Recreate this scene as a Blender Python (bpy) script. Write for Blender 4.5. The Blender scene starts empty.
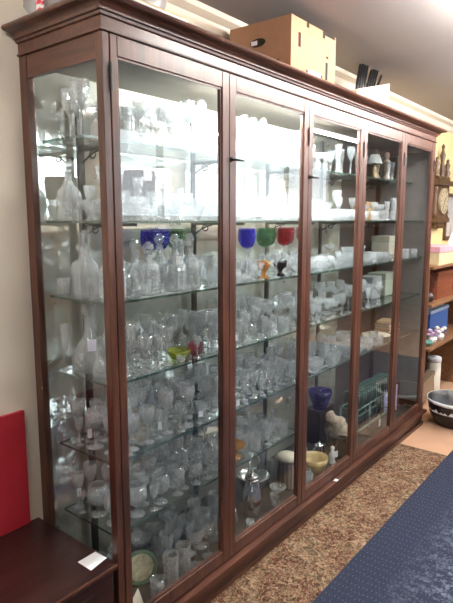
import bpy, bmesh, math, random
from mathutils import Vector, Matrix
random.seed(11)
S = bpy.context.scene
COL = S.collection
PI = math.pi

# ------------------------------------------------------------------ helpers
def new_bm(): return bmesh.new()

def add_box(bm, x0, x1, y0, y1, z0, z1, mi=0):
    vs = [bm.verts.new(p) for p in ((x0,y0,z0),(x1,y0,z0),(x1,y1,z0),(x0,y1,z0),(x0,y0,z1),(x1,y0,z1),(x1,y1,z1),(x0,y1,z1))]
    fs = []
    for q in ((3,2,1,0),(4,5,6,7),(0,1,5,4),(1,2,6,5),(2,3,7,6),(3,0,4,7)):
        f = bm.faces.new([vs[i] for i in q]); f.material_index = mi; fs.append(f)
    return fs

def bev(bm, w, seg=2):
    bmesh.ops.bevel(bm, geom=list(bm.edges), offset=w, segments=seg, affect='EDGES', profile=0.5)

def lathe(bm, prof, n=20, mod=None, cx=0.0, cy=0.0, flat=False):
    """revolve (r,z) points; r<=0 makes a pole; mod(angle_index, r, z) -> r"""
    rings = []
    for (r, z) in prof:
        if r <= 1e-6:
            rings.append([bm.verts.new((cx, cy, z))])
        else:
            ring = []
            for k in range(n):
                rr = mod(k, r, z) if mod else r
                a = 2*PI*k/n
                ring.append(bm.verts.new((cx+rr*math.cos(a), cy+rr*math.sin(a), z)))
            rings.append(ring)
    for a, b in zip(rings[:-1], rings[1:]):
        if len(a) == 1 and len(b) == 1: continue
        for k in range(n):
            k2 = (k+1) % n
            if len(a) == 1: f = bm.faces.new((a[0], b[k2], b[k]))
            elif len(b) == 1: f = bm.faces.new((a[k], a[k2], b[0]))
            else: f = bm.faces.new((a[k], a[k2], b[k2], b[k]))
            f.smooth = not flat

def tube(bm, pts, r, n=8, rs=None):
    pts = [Vector(p) for p in pts]
    prev = None; rings = []
    for i, p in enumerate(pts):
        t = (pts[min(i+1, len(pts)-1)] - pts[max(i-1, 0)]).normalized()
        up = Vector((0,0,1)) if abs(t.z) < .95 else Vector((1,0,0))
        if prev is not None: up = prev
        a = t.cross(up).normalized(); b = a.cross(t).normalized(); prev = b
        rr = rs[i] if rs else r
        rings.append([bm.verts.new(p + a*rr*math.cos(2*PI*k/n) + b*rr*math.sin(2*PI*k/n)) for k in range(n)])
    for x, y in zip(rings[:-1], rings[1:]):
        for k in range(n):
            f = bm.faces.new((x[k], x[(k+1)%n], y[(k+1)%n], y[k])); f.smooth = True
    bm.faces.new(rings[0][::-1]); bm.faces.new(rings[-1])

def mesh_of(bm, name, mats):
    bmesh.ops.recalc_face_normals(bm, faces=list(bm.faces))
    me = bpy.data.meshes.new(name); bm.to_mesh(me); bm.free()
    for m in (mats if isinstance(mats, (list, tuple)) else [mats]): me.materials.append(m)
    return me

def obj(name, bm, mats, parent=None, loc=None, rotz=0):
    o = bpy.data.objects.new(name, mesh_of(bm, name, mats)); COL.objects.link(o)
    if parent is not None: o.parent = parent
    if loc: o.location = loc
    if rotz: o.rotation_euler = (0,0,rotz)
    return o

def tag(o, label, cat, group=None):
    o['label'] = label; o['category'] = cat
    if group: o['group'] = group
    return o

def thing(name, label, cat, loc=(0,0,0), rotz=0, group=None):
    o = bpy.data.objects.new(name, None); COL.objects.link(o)
    o.location = loc; o.rotation_euler = (0,0,rotz); o.empty_display_size = .05
    return tag(o, label, cat, group)

def struct(name, bm, m):
    o = obj(name, bm, m); o['kind'] = 'structure'; return o

def dup(root, loc, rotz=0.0, scale=1.0):
    r = root.copy(); COL.objects.link(r)
    r.location = loc; r.rotation_euler = (0,0,rotz); r.scale = (scale,)*3
    for ch in list(root.children):
        c = ch.copy(); COL.objects.link(c); c.parent = r
        for g in ch.children:
            d = g.copy(); COL.objects.link(d); d.parent = c
    return r

# ------------------------------------------------------------------ materials
def mat(name):
    m = bpy.data.materials.new(name); m.use_nodes = True
    nt = m.node_tree; nt.nodes.clear()
    out = nt.nodes.new('ShaderNodeOutputMaterial')
    return m, nt, out

def ramp(nt, stops, src):
    r = nt.nodes.new('ShaderNodeValToRGB')
    els = r.color_ramp.elements
    while len(els) < len(stops): els.new(0.5)
    for e, (p, c) in zip(els, stops): e.position = p; e.color = (*c, 1)
    nt.links.new(src, r.inputs[0]); return r.outputs[0]

def coords(nt, scale=(1,1,1), kind='Object'):
    tc = nt.nodes.new('ShaderNodeTexCoord'); mp = nt.nodes.new('ShaderNodeMapping')
    mp.inputs['Scale'].default_value = scale
    nt.links.new(tc.outputs[kind], mp.inputs[0]); return mp.outputs[0]

def noise(nt, vec, scale, detail=4, rough=.55, dist=0):
    n = nt.nodes.new('ShaderNodeTexNoise')
    n.inputs['Scale'].default_value = scale; n.inputs['Detail'].default_value = detail
    n.inputs['Roughness'].default_value = rough; n.inputs['Distortion'].default_value = dist
    nt.links.new(vec, n.inputs['Vector']); return n.outputs['Fac']

def bump(nt, h, strength, dist=.01):
    b = nt.nodes.new('ShaderNodeBump'); b.inputs['Strength'].default_value = strength
    b.inputs['Distance'].default_value = dist; nt.links.new(h, b.inputs['Height']); return b.outputs[0]

def plain(name, col, rough=.6, metal=0, var=.12, nscale=14, bmp=.0, spec=.5):
    m, nt, out = mat(name)
    p = nt.nodes.new('ShaderNodeBsdfPrincipled')
    v = coords(nt); n = noise(nt, v, nscale)
    c = ramp(nt, [(.3, tuple(x*(1-var) for x in col)), (.7, tuple(min(1, x*(1+var)) for x in col))], n)
    nt.links.new(c, p.inputs['Base Color'])
    p.inputs['Roughness'].default_value = rough; p.inputs['Metallic'].default_value = metal
    p.inputs['Specular IOR Level'].default_value = spec
    if bmp: nt.links.new(bump(nt, n, bmp), p.inputs['Normal'])
    nt.links.new(p.outputs[0], out.inputs[0]); return m

def wood(name, dark, light, axis, rough=.34, scale=1.0):
    m, nt, out = mat(name)
    p = nt.nodes.new('ShaderNodeBsdfPrincipled')
    sc = [26*scale]*3; sc[axis] = 1.6*scale
    v = coords(nt, tuple(sc)); n = noise(nt, v, 1.6, 6, .6, .6)
    n2 = noise(nt, coords(nt), 2.2, 2)
    mx = nt.nodes.new('ShaderNodeMath'); mx.operation = 'MULTIPLY_ADD'
    nt.links.new(n2, mx.inputs[0]); mx.inputs[1].default_value = .35; nt.links.new(n, mx.inputs[2])
    c = ramp(nt, [(.42, dark), (.62, tuple((a+b)/2 for a, b in zip(dark, light))), (.82, light)], mx.outputs[0])
    nt.links.new(c, p.inputs['Base Color'])
    p.inputs['Roughness'].default_value = rough
    p.inputs['Specular IOR Level'].default_value = .55
    nt.links.new(bump(nt, n, .08, .004), p.inputs['Normal'])
    nt.links.new(p.outputs[0], out.inputs[0]); return m

def thin_glass(name, tint, base, edge, rough, cut=0, cutscale=90, body_lift=0.0, body_col=(.9,.95,1), refr=0.0):
    """clear glass: transparent through, reflecting more at glancing angles; cut = strength of the cut facets"""
    m, nt, out = mat(name)
    tr = nt.nodes.new('ShaderNodeBsdfTransparent'); tr.inputs[0].default_value = (*tint, 1)
    gl = nt.nodes.new('ShaderNodeBsdfGlossy'); gl.inputs['Roughness'].default_value = rough
    gl.inputs['Color'].default_value = (.97, .985, 1, 1)
    nrm = None
    if cut:
        vo = nt.nodes.new('ShaderNodeTexVoronoi'); vo.inputs['Scale'].default_value = cutscale
        nt.links.new(coords(nt), vo.inputs['Vector'])
        nrm = bump(nt, vo.outputs['Distance'], cut, .012)
        nt.links.new(nrm, gl.inputs['Normal'])
    lw = nt.nodes.new('ShaderNodeLayerWeight'); lw.inputs['Blend'].default_value = .5
    if nrm: nt.links.new(nrm, lw.inputs['Normal'])
    pw = nt.nodes.new('ShaderNodeMath'); pw.operation = 'POWER'; pw.inputs[1].default_value = 3.5
    nt.links.new(lw.outputs['Facing'], pw.inputs[0])
    ma = nt.nodes.new('ShaderNodeMath'); ma.operation = 'MULTIPLY_ADD'; ma.use_clamp = True
    nt.links.new(pw.outputs[0], ma.inputs[0]); ma.inputs[1].default_value = edge; ma.inputs[2].default_value = base
    mix = nt.nodes.new('ShaderNodeMixShader')
    nt.links.new(ma.outputs[0], mix.inputs[0]); nt.links.new(tr.outputs[0], mix.inputs[1]); nt.links.new(gl.outputs[0], mix.inputs[2])
    res = mix.outputs[0]
    if refr:
        rf = nt.nodes.new('ShaderNodeBsdfRefraction'); rf.inputs['IOR'].default_value = 1.45; rf.inputs['Roughness'].default_value = 0
        rf.inputs['Color'].default_value = (*tint, 1)
        m0 = nt.nodes.new('ShaderNodeMixShader'); m0.inputs[0].default_value = refr
        nt.links.new(tr.outputs[0], m0.inputs[1]); nt.links.new(rf.outputs[0], m0.inputs[2]); nt.links.new(m0.outputs[0], mix.inputs[1])
    if body_lift:  # diffuse share: body colour; whitens clear glass in place of bright reflections
        di = nt.nodes.new('ShaderNodeBsdfDiffuse'); di.inputs[0].default_value = (*body_col, 1)
        m2 = nt.nodes.new('ShaderNodeMixShader'); m2.inputs[0].default_value = body_lift
        nt.links.new(res, m2.inputs[1]); nt.links.new(di.outputs[0], m2.inputs[2]); res = m2.outputs[0]
    nt.links.new(res, out.inputs[0]); return m

def emit(name, col, st):
    m, nt, out = mat(name)
    e = nt.nodes.new('ShaderNodeEmission'); e.inputs[0].default_value = (*col, 1); e.inputs[1].default_value = st
    nt.links.new(e.outputs[0], out.inputs[0]); return m

WD, WL = (.023, .008, .006), (.115, .043, .026)
W_V = wood('mahogany_upright', WD, WL, 2)
W_H = wood('mahogany_rail', WD, WL, 0)
W_D = wood('mahogany_side', WD, WL, 1)
CHEST = wood('dark_mahogany', (.014,.005,.0045), (.042,.015,.013), 0, .28)
CHEST_L = wood('chest_edge', (.07,.024,.014), (.16,.06,.035), 0, .3)
OAK = wood('brown_shelf_wood', (.10,.04,.018), (.27,.13,.06), 0, .45)
PANE = thin_glass('window_pane_glass', (.975,.988,.984), .03, .28, .0)
SHELF = thin_glass('shelf_glass', (.955,.98,.97), .05, .7, .01)
EDGE = thin_glass('green_glass_edge', (.24,.36,.32), .10, .5, .12, 0, 1, .18, (.10,.20,.17))
CRYS = thin_glass('cut_crystal', (.99,.994,.997), .11, .85, .03, .45, 85, .165, refr=.22)
CLEAR = thin_glass('clear_glass', (.99,.994,.997), .07, .9, .02, .15, 40, .13, refr=.18)
FROST = thin_glass('frosted_glass', (.93,.95,.96), .08, .7, .16, .5, 60, .16)
BLUE = thin_glass('cobalt_glass', (.12,.16,.86), .06, .6, .05, .6, 70, .22, (.03,.04,.55))
GREEN = thin_glass('green_glass', (.35,.62,.40), .06, .6, .05, .6, 70, .16, (.10,.28,.14))
RED = thin_glass('ruby_glass', (.72,.13,.20), .06, .6, .05, .6, 70, .18, (.5,.03,.07))
AMBER = thin_glass('amber_glass', (.85,.55,.18), .06, .6, .05, .5, 60, .2, (.6,.3,.06))
PURPLE = thin_glass('purple_glass', (.16,.10,.55), .06, .5, .06, .3, 60, .35, (.07,.03,.30))
SMOKE = thin_glass('smoky_brown_glass', (.20,.10,.07), .07, .4, .08, .8, 60, .5, (.07,.03,.02))
PINK = thin_glass('pink_glass', (.85,.45,.55), .06, .5, .06, .3, 60, .25, (.6,.2,.3))
LIME = thin_glass('lime_glass', (.75,.82,.30), .06, .5, .06, .3, 60, .3, (.55,.6,.12))
TEAL = thin_glass('teal_glass', (.25,.5,.45), .06, .5, .08, .4, 60, .35, (.08,.2,.18))
BLACKM = plain('black_iron', (.012,.013,.014), .5)
GREYM = plain('grey_steel_standard', (.016,.017,.017), .5, .2)
SILVER = plain('silver_plate', (.72,.72,.74), .18, 1, .08)
PAPER = plain('white_paper', (.82,.82,.86), .8, 0, .04)
LILAC_PAPER = plain('lilac_paper', (.72,.70,.86), .8, 0, .05)
CREAM = plain('cream_ceramic', (.66,.60,.50), .35, 0, .1)
CARD = plain('brown_cardboard', (.40,.215,.125), .8, 0, .07, 9)
CARD_L = plain('pale_card', (.66,.50,.34), .8, 0, .06)
BLACKP = plain('black_plastic', (.012,.012,.014), .35)

def mirror_mat():
    m, nt, out = mat('silvered_mirror')
    g = nt.nodes.new('ShaderNodeBsdfGlossy'); g.inputs['Color'].default_value = (.86,.89,.86,1); g.inputs['Roughness'].default_value = .035
    d = nt.nodes.new('ShaderNodeBsdfDiffuse'); d.inputs[0].default_value = (.62,.60,.52,1)  # beige haze mixed in to stand for pale reflected brightness
    n = noise(nt, coords(nt), 9, 5)
    c = nt.nodes.new('ShaderNodeMath'); c.operation = 'MULTIPLY_ADD'; nt.links.new(n, c.inputs[0]); c.inputs[1].default_value = .3; c.inputs[2].default_value = .22
    mx = nt.nodes.new('ShaderNodeMixShader'); nt.links.new(c.outputs[0], mx.inputs[0])
    nt.links.new(g.outputs[0], mx.inputs[1]); nt.links.new(d.outputs[0], mx.inputs[2]); nt.links.new(mx.outputs[0], out.inputs[0]); return m
MIRROR = mirror_mat()

def floral_mat():
    m, nt, out = mat('floral_carpet')
    p = nt.nodes.new('ShaderNodeBsdfPrincipled'); p.inputs['Roughness'].default_value = .95; p.inputs['Specular IOR Level'].default_value = .1
    v = coords(nt)
    a = noise(nt, v, 17, 6, .62, 1.6); b = noise(nt, v, 7, 3, .6, .5)
    base = ramp(nt, [(.30,(.30,.21,.145)),(.40,(.08,.075,.045)),(.45,(.20,.085,.05)),(.50,(.40,.29,.20)),(.56,(.10,.085,.05)),(.60,(.26,.13,.08)),(.68,(.38,.28,.19))], a)
    v2 = noise(nt, v, 19, 5, .6, 2.2)
    fl = ramp(nt, [(.30,(.08,.065,.04)),(.39,(.30,.21,.14)),(.44,(.14,.05,.03)),(.51,(.08,.04,.028)),(.55,(.38,.27,.18)),(.61,(.19,.09,.05)),(.68,(.10,.08,.045))], v2)
    k = ramp(nt, [(.46,(0,0,0)),(.54,(1,1,1))], b)
    mx = nt.nodes.new('ShaderNodeMix'); mx.data_type = 'RGBA'
    nt.links.new(k, mx.inputs[0]); nt.links.new(base, mx.inputs[6]); nt.links.new(fl, mx.inputs[7])
    c2 = noise(nt, v, 60, 3)
    k2 = ramp(nt, [(.48,(.86,.84,.82)),(.62,(.36,.36,.32))], c2)
    mu = nt.nodes.new('ShaderNodeMix'); mu.data_type = 'RGBA'; mu.blend_type = 'MULTIPLY'; mu.inputs[0].default_value = .9
    nt.links.new(mx.outputs[2], mu.inputs[6]); nt.links.new(k2, mu.inputs[7])
    nt.links.new(mu.outputs[2], p.inputs['Base Color'])
    nt.links.new(bump(nt, c2, .35, .01), p.inputs['Normal'])
    nt.links.new(p.outputs[0], out.inputs[0]); return m

def blue_mat():
    m, nt, out = mat('blue_flecked_carpet')
    p = nt.nodes.new('ShaderNodeBsdfPrincipled'); p.inputs['Roughness'].default_value = .95; p.inputs['Specular IOR Level'].default_value = .1
    v = coords(nt)
    # woven dash pattern: brick-offset light flecks
    br = nt.nodes.new('ShaderNodeTexVoronoi'); br.voronoi_dimensions = '2D'; br.inputs['Scale'].default_value = 42; br.inputs['Randomness'].default_value = .3
    mp = coords(nt, (.55, 1.25, 1)); nt.links.new(mp, br.inputs['Vector'])
    fleck = ramp(nt, [(.0,(1,1,1)),(.10,(.8,.8,.8)),(.18,(0,0,0))], br.outputs['Distance'])
    n = noise(nt, v, 120, 3, .7)
    base = ramp(nt, [(.3,(.016,.020,.037)),(.7,(.037,.043,.070))], n)
    mx = nt.nodes.new('ShaderNodeMix'); mx.data_type = 'RGBA'; nt.links.new(fleck, mx.inputs[0])
    nt.links.new(base, mx.inputs[6]); mx.inputs[7].default_value = (.07,.08,.115,1)
    # trodden, dusty wear down the middle of the runner
    tc = nt.nodes.new('ShaderNodeTexCoord'); sx = nt.nodes.new('ShaderNodeSeparateXYZ'); nt.links.new(tc.outputs['Object'], sx.inputs[0])
    wy = ramp(nt, [(.0,(1,1,1)),(.28,(1,1,1)),(.52,(0,0,0))], None) if False else None
    mr = nt.nodes.new('ShaderNodeMapRange'); nt.links.new(sx.outputs[1], mr.inputs[0])
    mr.inputs[1].default_value = -.55; mr.inputs[2].default_value = -.80
    wn = noise(nt, v, 26, 5, .75)
    wn2 = ramp(nt, [(.47,(0,0,0)),(.64,(1,1,1))], wn)
    mu = nt.nodes.new('ShaderNodeMath'); mu.operation = 'MULTIPLY'; nt.links.new(mr.outputs[0], mu.inputs[0]); nt.links.new(wn2, mu.inputs[1])
    m2 = nt.nodes.new('ShaderNodeMix'); m2.data_type = 'RGBA'; nt.links.new(mu.outputs[0], m2.inputs[0])
    nt.links.new(mx.outputs[2], m2.inputs[6]); m2.inputs[7].default_value = (.17,.19,.25,1)
    nt.links.new(m2.outputs[2], p.inputs['Base Color'])
    nt.links.new(bump(nt, n, .4, .01), p.inputs['Normal'])
    nt.links.new(p.outputs[0], out.inputs[0]); return m

# ------------------------------------------------------------------ room
L, D = 3.115, .456          # cabinet front length, depth
H = 2.62
XA, XB, YF, YB = -2.6, 9.2, -2.9, .475
b = new_bm(); add_box(b, XA, XB, YF, YB, -.1, 0); struct('floor', b, plain('peach_floor', (.46,.27,.17), .85, 0, .08, 5, .05))
b = new_bm(); add_box(b, XA, XB, YF, YB, H, H+.1); struct('ceiling', b, plain('grey_ceiling', (.29,.265,.265), .9, 0, .06, 1.5))
b = new_bm(); add_box(b, XA-.1, 1.2, YB, YB+.1, 0, H); struct('wall_back_left', b, plain('cream_wall', (.82,.73,.61), .85, 0, .05, 2))
b = new_bm(); add_box(b, 1.2, XB+.1, YB, YB+.1, 0, H); struct('wall_back_right', b, plain('yellow_wall', (.74,.58,.30), .85, 0, .05, 2))
wallm = plain('shop_wall', (.58,.53,.46), .85, 0, .06, 2)
b = new_bm(); add_box(b, XA-.1, XA, YF, YB, 0, H); struct('wall_left', b, plain('grey_wall', (.30,.27,.24), .85, 0, .1, 2))
b = new_bm(); add_box(b, XB, XB+.1, YF, YB, 0, H); struct('wall_right', b, plain('brown_wall', (.20,.14,.11), .8, 0, .1, 2))
# wall opposite the cabinet with a big shop window
WX0, WX1, WZ0, WZ1 = 1.9, 7.0, 1.62, 2.58
b = new_bm()
add_box(b, XA-.1, WX0, YF-.1, YF, 0, H); add_box(b, WX1, XB+.1, YF-.1, YF, 0, H)
add_box(b, WX0, WX1, YF-.1, YF, 0, WZ0); add_box(b, WX0, WX1, YF-.1, YF, WZ1, H)
struct('wall_front', b, wallm)
b = new_bm()
for i in range(5):
    x = WX0 + (WX1-WX0)*i/4; add_box(b, max(WX0, x-.03), min(WX1, x+.03), YF-.09, YF-.02, WZ0, WZ1)
for z in (WZ0, WZ1-.05): add_box(b, WX0, WX1, YF-.09, YF-.02, z, z+.05)
w1 = struct('window_1', b, plain('white_window_paint', (.7,.68,.65), .5))
b = new_bm(); add_box(b, WX0, WX1, YF-.085, YF-.07, WZ0, WZ1)
obj('window_daylight', b, emit('daylight_window', (.90,.96,1.0), 3.6), w1)
b = new_bm(); add_box(b, XA+.01, XB-.01, YF, YF+.03, 0.002, 1.5)
for k in range(24): add_box(b, XA+.06+k*.49, XA+.12+k*.49, YF+.03, YF+.045, .1, 1.44)
add_box(b, XA+.01, XB-.01, YF+.03, YF+.06, 1.44, 1.5)
struct('added_trim', b, wood('added_dark_panelling', (.03,.016,.010), (.11,.06,.035), 2, .45))  # unseen panelling added to darken what mirror and panes reflect
# coving between back wall and ceiling
b = new_bm()
pr = [(0,0),(.085,0),(.075,-.02),(.03,-.035),(.016,-.075),(0,-.085)]
v0 = [b.verts.new((XA, YB-p, H+q)) for p, q in pr]; v1 = [b.verts.new((XB, YB-p, H+q)) for p, q in pr]
for i in range(len(pr)):
    j = (i+1) % len(pr); b.faces.new((v0[i], v0[j], v1[j], v1[i]))
b.faces.new(v0); b.faces.new(v1[::-1])
struct('trim_1', b, plain('coving_paint', (.62,.55,.46), .8, 0, .05, 2))

# carpets
b = new_bm(); add_box(b, -2.4, 2.62, -1.2, -.014, 0.001, .009)
tag(obj('floral_carpet', b, floral_mat()), 'beige and rust floral carpet along the foot of the glass cabinet', 'carpet')
b = new_bm(); add_box(b, -2.3, 5.2, -2.8, -.36, .0095, .017)
tag(obj('carpet_runner', b, blue_mat()), 'navy blue runner with pale flecks and a worn patch', 'carpet')

# ------------------------------------------------------------------ the display cabinet
cab = thing('display_cabinet', 'long mahogany shop display cabinet with five glazed doors full of glassware', 'cabinet')
Z_PL, Z_D0, Z_D1, Z_FR, Z_TOP = .12, .128, 2.19, 2.237, 2.285
# plinth with ledge moulding
b = new_bm(); add_box(b, .0, L, .0, D, 0.0, .098)
for (y0, z0, z1) in ((-.012,.0,.03),(-.018,.098,.108),(-.034,.108,.122)):
    add_box(b, .001, L-y0, y0, D, z0, z1)
obj('plinth', b, W_H, cab)
# interior floor board and top board
b = new_bm(); add_box(b, .02, L-.02, .02, D-.01, .1225, .128); obj('floor_board', b, plain('dark_lining_board', (.05,.045,.042), .6), cab)
b = new_bm(); add_box(b, .02, L-.02, .024, D-.01, 2.165, 2.189); obj('top_board', b, plain('lining_board', (.125,.10,.075), .7), cab)
# posts
for (x0, x1) in ((0,.029),(L-.029,L)):
    for (y0, y1) in ((0,.032),(D-.045,D)):
        b = new_bm(); add_box(b, x0, x1, y0, y1, .1225, Z_D1); bev(b, .003)
        obj('corner_post', b, W_V, cab)
# frieze + cornice (mitred moulding swept round three sides)
def sweep3(bm, prof):
    """prof (projection, z); runs along left side, front, right side with mitred corners"""
    path = lambda p: [(-p, D), (-p, -p), (L+p, -p), (L+p, D)]
    rows = [[bm.verts.new((x, y, z)) for (x, y) in path(p)] for p, z in prof]
    for a, c in zip(rows[:-1], rows[1:]):
        for i in range(3): bm.faces.new((a[i], a[i+1], c[i+1], c[i]))
    return rows
b = new_bm(); add_box(b, 0, L, 0, D, Z_D1+.001, Z_FR)
obj('frieze', b, W_H, cab)
b = new_bm()
prof = [(0,Z_D1+.0005),(.006,Z_D1+.002),(.007,Z_D1+.007),(.0005,Z_D1+.010)]
sweep3(b, prof); obj('astragal_moulding', b, W_H, cab)
b = new_bm()
prof = [(.0,Z_FR-.004),(.008,Z_FR-.002),(.010,Z_FR+.006),(.016,Z_FR+.007)]
for i in range(7):
    t = i/6; prof.append((.018+.026*(1-math.cos(t*PI/2)), Z_FR+.008+.020*math.sin(t*PI/2)))
prof += [(.050,Z_FR+.029),(.056,Z_FR+.031),(.060,Z_FR+.036),(.058,Z_FR+.043),(.052,Z_FR+.048),(.0,Z_FR+.049)]
rows = sweep3(b, prof)
b.faces.new((rows[-1][0], rows[-1][1], rows[-1][2], rows[-1][3]))
for e in (0, 3): b.faces.new([r[e] for r in rows])
obj('cornice', b, W_H, cab)
# left and right glazed sides
def side(xo, solid=False):
    b = new_bm()
    x0, x1 = (xo+.004, xo+.025)
    add_box(b, x0, x1, .032, D-.045, 2.115, Z_D1); f = obj('side_rail', b, W_D, cab)
    b = new_bm(); add_box(b, x0, x1, .032, D-.045, .1225, .19); obj('side_rail', b, W_D, cab)
    b = new_bm(); add_box(b, xo+.012, xo+.016, .032, D-.045, .19, 2.115); obj('side_panel' if solid else 'side_pane', b, plain('grey_lined_board', (.20,.18,.18), .5) if solid else PANE, f)
side(0); side(L-.029, True)
# doors
BX = [.030, .625, 1.2475, 1.870, 2.4925, L-.030]
for i in range(5):
    x0, x1 = BX[i]+.001, BX[i+1]-.001
    sl = .028 if i == 0 else .043
    sr = .043
    b = new_bm()
    y0, y1 = -.002, .022
    add_box(b, x0, x0+sl, y0, y1, Z_D0, Z_D1-.001); add_box(b, x1-sr, x1, y0, y1, Z_D0, Z_D1-.001)
    add_box(b, x0+sl, x1-sr, y0+.001, y1, 2.127, Z_D1-.001); add_box(b, x0+sl, x1-sr, y0+.001, y1, Z_D0, .185)
    bm2 = b; bev(bm2, .0022, 1)
    # glazing bead
    g = .007
    for q in ((x0+sl, x0+sl+g, .185, 2.127), (x1-sr-g, x1-sr, .185, 2.127)): add_box(b, q[0], q[1], .004, .018, q[2], q[3])
    for q in ((.185, .192), (2.120, 2.127)): add_box(b, x0+sl, x1-sr, .004, .018, q[0], q[1])
    dr = obj('door', b, W_V, cab)
    b = new_bm(); add_box(b, x0+sl+.001, x1-sr-.001, .008, .012, .186, 2.126); obj('pane', b, PANE, dr)
    if i in (1, 2):
        b = new_bm(); kx, kz = x0+.012, 1.862 if i == 1 else 1.83
        m = Matrix.Translation((kx, -.004, kz)) @ Matrix.Rotation(PI/2, 4, 'X')
        bmesh.ops.create_cone(b, cap_ends=True, segments=14, radius1=.011, radius2=.009, depth=.006, matrix=m)
        tube(b, [(kx, -.006, kz), (kx, -.02, kz), (kx+.02, -.024, kz-.001), (kx+.05, -.024, kz-.002)], .005, 8, [.006,.006,.0055,.004])
        k = obj('turn_catch', b, BLACKM, dr); k['label'] = 'black turn catch'
    hx = x0+.002 if i in (0,) else x1-.004
    for hz in ((2.06,) if i == 0 else (2.02,)):
        b = new_bm(); m = Matrix.Translation((hx-.003 if i == 0 else hx, -.005, hz))
        bmesh.ops.create_cone(b, cap_ends=True, segments=10, radius1=.0045, radius2=.0045, depth=.085, matrix=m)
        h = obj('hinge', b, BLACKM, dr); h['label'] = 'black iron hinge'
# mirrored back + plywood
b = new_bm(); add_box(b, .029, 2.48, D-.012, D-.008, .128, 2.165); obj('mirror_back', b, MIRROR, cab)
b = new_bm(); add_box(b, 2.481, L-.029, D-.012, D-.008, .128, 2.165); o = obj('back_panel', b, plain('umber_back_panel', (.10,.075,.065), .45, 0, .2, 5), cab); o['label'] = 'plain dark brown back panel'
b = new_bm(); add_box(b, .029, L-.029, D-.008, D, .1225, 2.189); obj('back_board', b, plain('plywood_back', (.22,.15,.1), .7), cab)
# glass shelves: (z, y0, y1, x1)
SH = {'top': (1.903,.15,.385,L-.034), 'second': (1.62,.05,.385,L-.034), 'third': (1.345,.05,.385,L-.034), 'fourth': (1.06,.05,.375,L-.034),
      'fifth': (.775,.05,.365,L-.034), 'sixth': (.505,.05,.355,1.30), 'bottom': (.128,.035,.385,L-.034)}
STD = [.215, .865, 1.50, 2.13, 2.76]
for nm, (z, y0, y1, x1) in SH.items():
    if nm == 'bottom': continue
    b = new_bm(); fs = add_box(b, .034, x1, y0, y1, z-.009, z)
    for k in (2,3,4,5): fs[k].material_index = 1
    obj('glass_shelf', b, [SHELF, EDGE], cab)
    for sx in STD:
        if sx > x1: continue
        b = new_bm(); t = .0035; zt = z-.0092
        add_box(b, sx-t, sx+t, y0+.05, .404, zt-.012, zt)
        pts = [(sx, .392, zt-.055)]
        for q in range(9):
            a = q/8; pts.append((sx, .392-.10*a, zt-.050+.036*math.sin(a*PI/2)))
        tube(b, pts, .0035, 6)
        pts = [(sx, .335+.018*math.cos(a), zt-.026+.014*math.sin(a)) for a in [2*PI*q/10 for q in range(11)]]
        tube(b, pts, .003, 6)
        obj('shelf_bracket', b, GREYM, cab)
for sx in STD:
    b = new_bm(); add_box(b, sx-.016, sx+.016, .404, .416, .128, 2.13); bev(b, .002, 1)
    for k in range(40): add_box(b, sx-.0035, sx+.0035, .4025, .405, .2+k*.047, .217+k*.047)
    obj('shelf_standard', b, GREYM, cab)
# small white sticker on the ledge
b = new_bm(); add_box(b, 1.59, 1.62, -.034, -.012, .1222, .1232); lb = obj('ledge_sticker', b, PAPER, cab); lb['label'] = 'small white sticker'

# ------------------------------------------------------------------ glassware prototypes
PROTO = {}
HID = []
def proto(key, name, desc, cat, r, h, build, plural):
    root = bpy.data.objects.new(name, None); root.empty_display_size = .03; COL.objects.link(root)
    build(root)
    root['category'] = cat
    PROTO[key] = dict(root=root, name=name, desc=desc, cat=cat, r=r, h=h, plural=plural, used=False)

def cutmod(n, amp):
    return lambda k, r, z: r*(1+amp*(1 if k % 2 else -1))

def stemware(bowl_prof, stem_h, foot_r, stem_r, matl, n=20, knob=True, cut=0.0, stem_mat=None):
    """bowl_prof: outer (r, z) from the stem upward, z measured from the stem top"""
    def build(root):
        b = new_bm(); t = .0016
        out = [(0, stem_h)] + [(r, stem_h+z) for r, z in bowl_prof]
        inn = [(max(r-t, .001), stem_h+z+(0 if i else 0)) for i, (r, z) in enumerate(bowl_prof)][1:][::-1]
        inn += [(0, stem_h+bowl_prof[0][1]+.006)]
        lathe(b, out+inn, n, cutmod(n, cut) if cut else None, flat=bool(cut)); obj('bowl', b, matl, root)
        b = new_bm(); p = [(stem_r*1.5, .006), (stem_r*1.05, .014)]
        if knob: p += [(stem_r, stem_h*.55), (stem_r*1.9, stem_h*.62), (stem_r, stem_h*.70)]
        p += [(stem_r*1.05, stem_h*.9), (stem_r*1.8, stem_h-.0003)]
        lathe(b, p, 10); obj('stem', b, stem_mat or matl, root)
        b = new_bm(); lathe(b, [(0,0),(foot_r,0),(foot_r,.0018),(foot_r*.4,.004),(stem_r*1.5,.0058),(0,.0058)], n); obj('foot', b, stem_mat or matl, root)
    return build

def vessel(prof, t, matl, n=24, cut=0.0, base=.008):
    def build(root):
        b = new_bm()
        out = [(0, prof[0][1])] + list(prof)
        inn = [(max(r-t, .002), z) for r, z in prof if z > base][::-1] + [(0, base)]
        lathe(b, out+inn, n, cutmod(n, cut) if cut else None, flat=bool(cut)); obj('glass_body', b, matl, root)
    return build

def bl(rs, h, n=7, p0=.006, tip=None):
    """smooth bowl of max radius rs, height h"""
    out = []
    for i in range(n+1):
        a = i/n; r = p0+(rs-p0)*math.sin(min(1, a*1.45)*PI/2)
        if tip and a > .69: r = rs+(tip-rs)*((a-.69)/.31)
        out.append((r, h*a))
    return out

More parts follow.
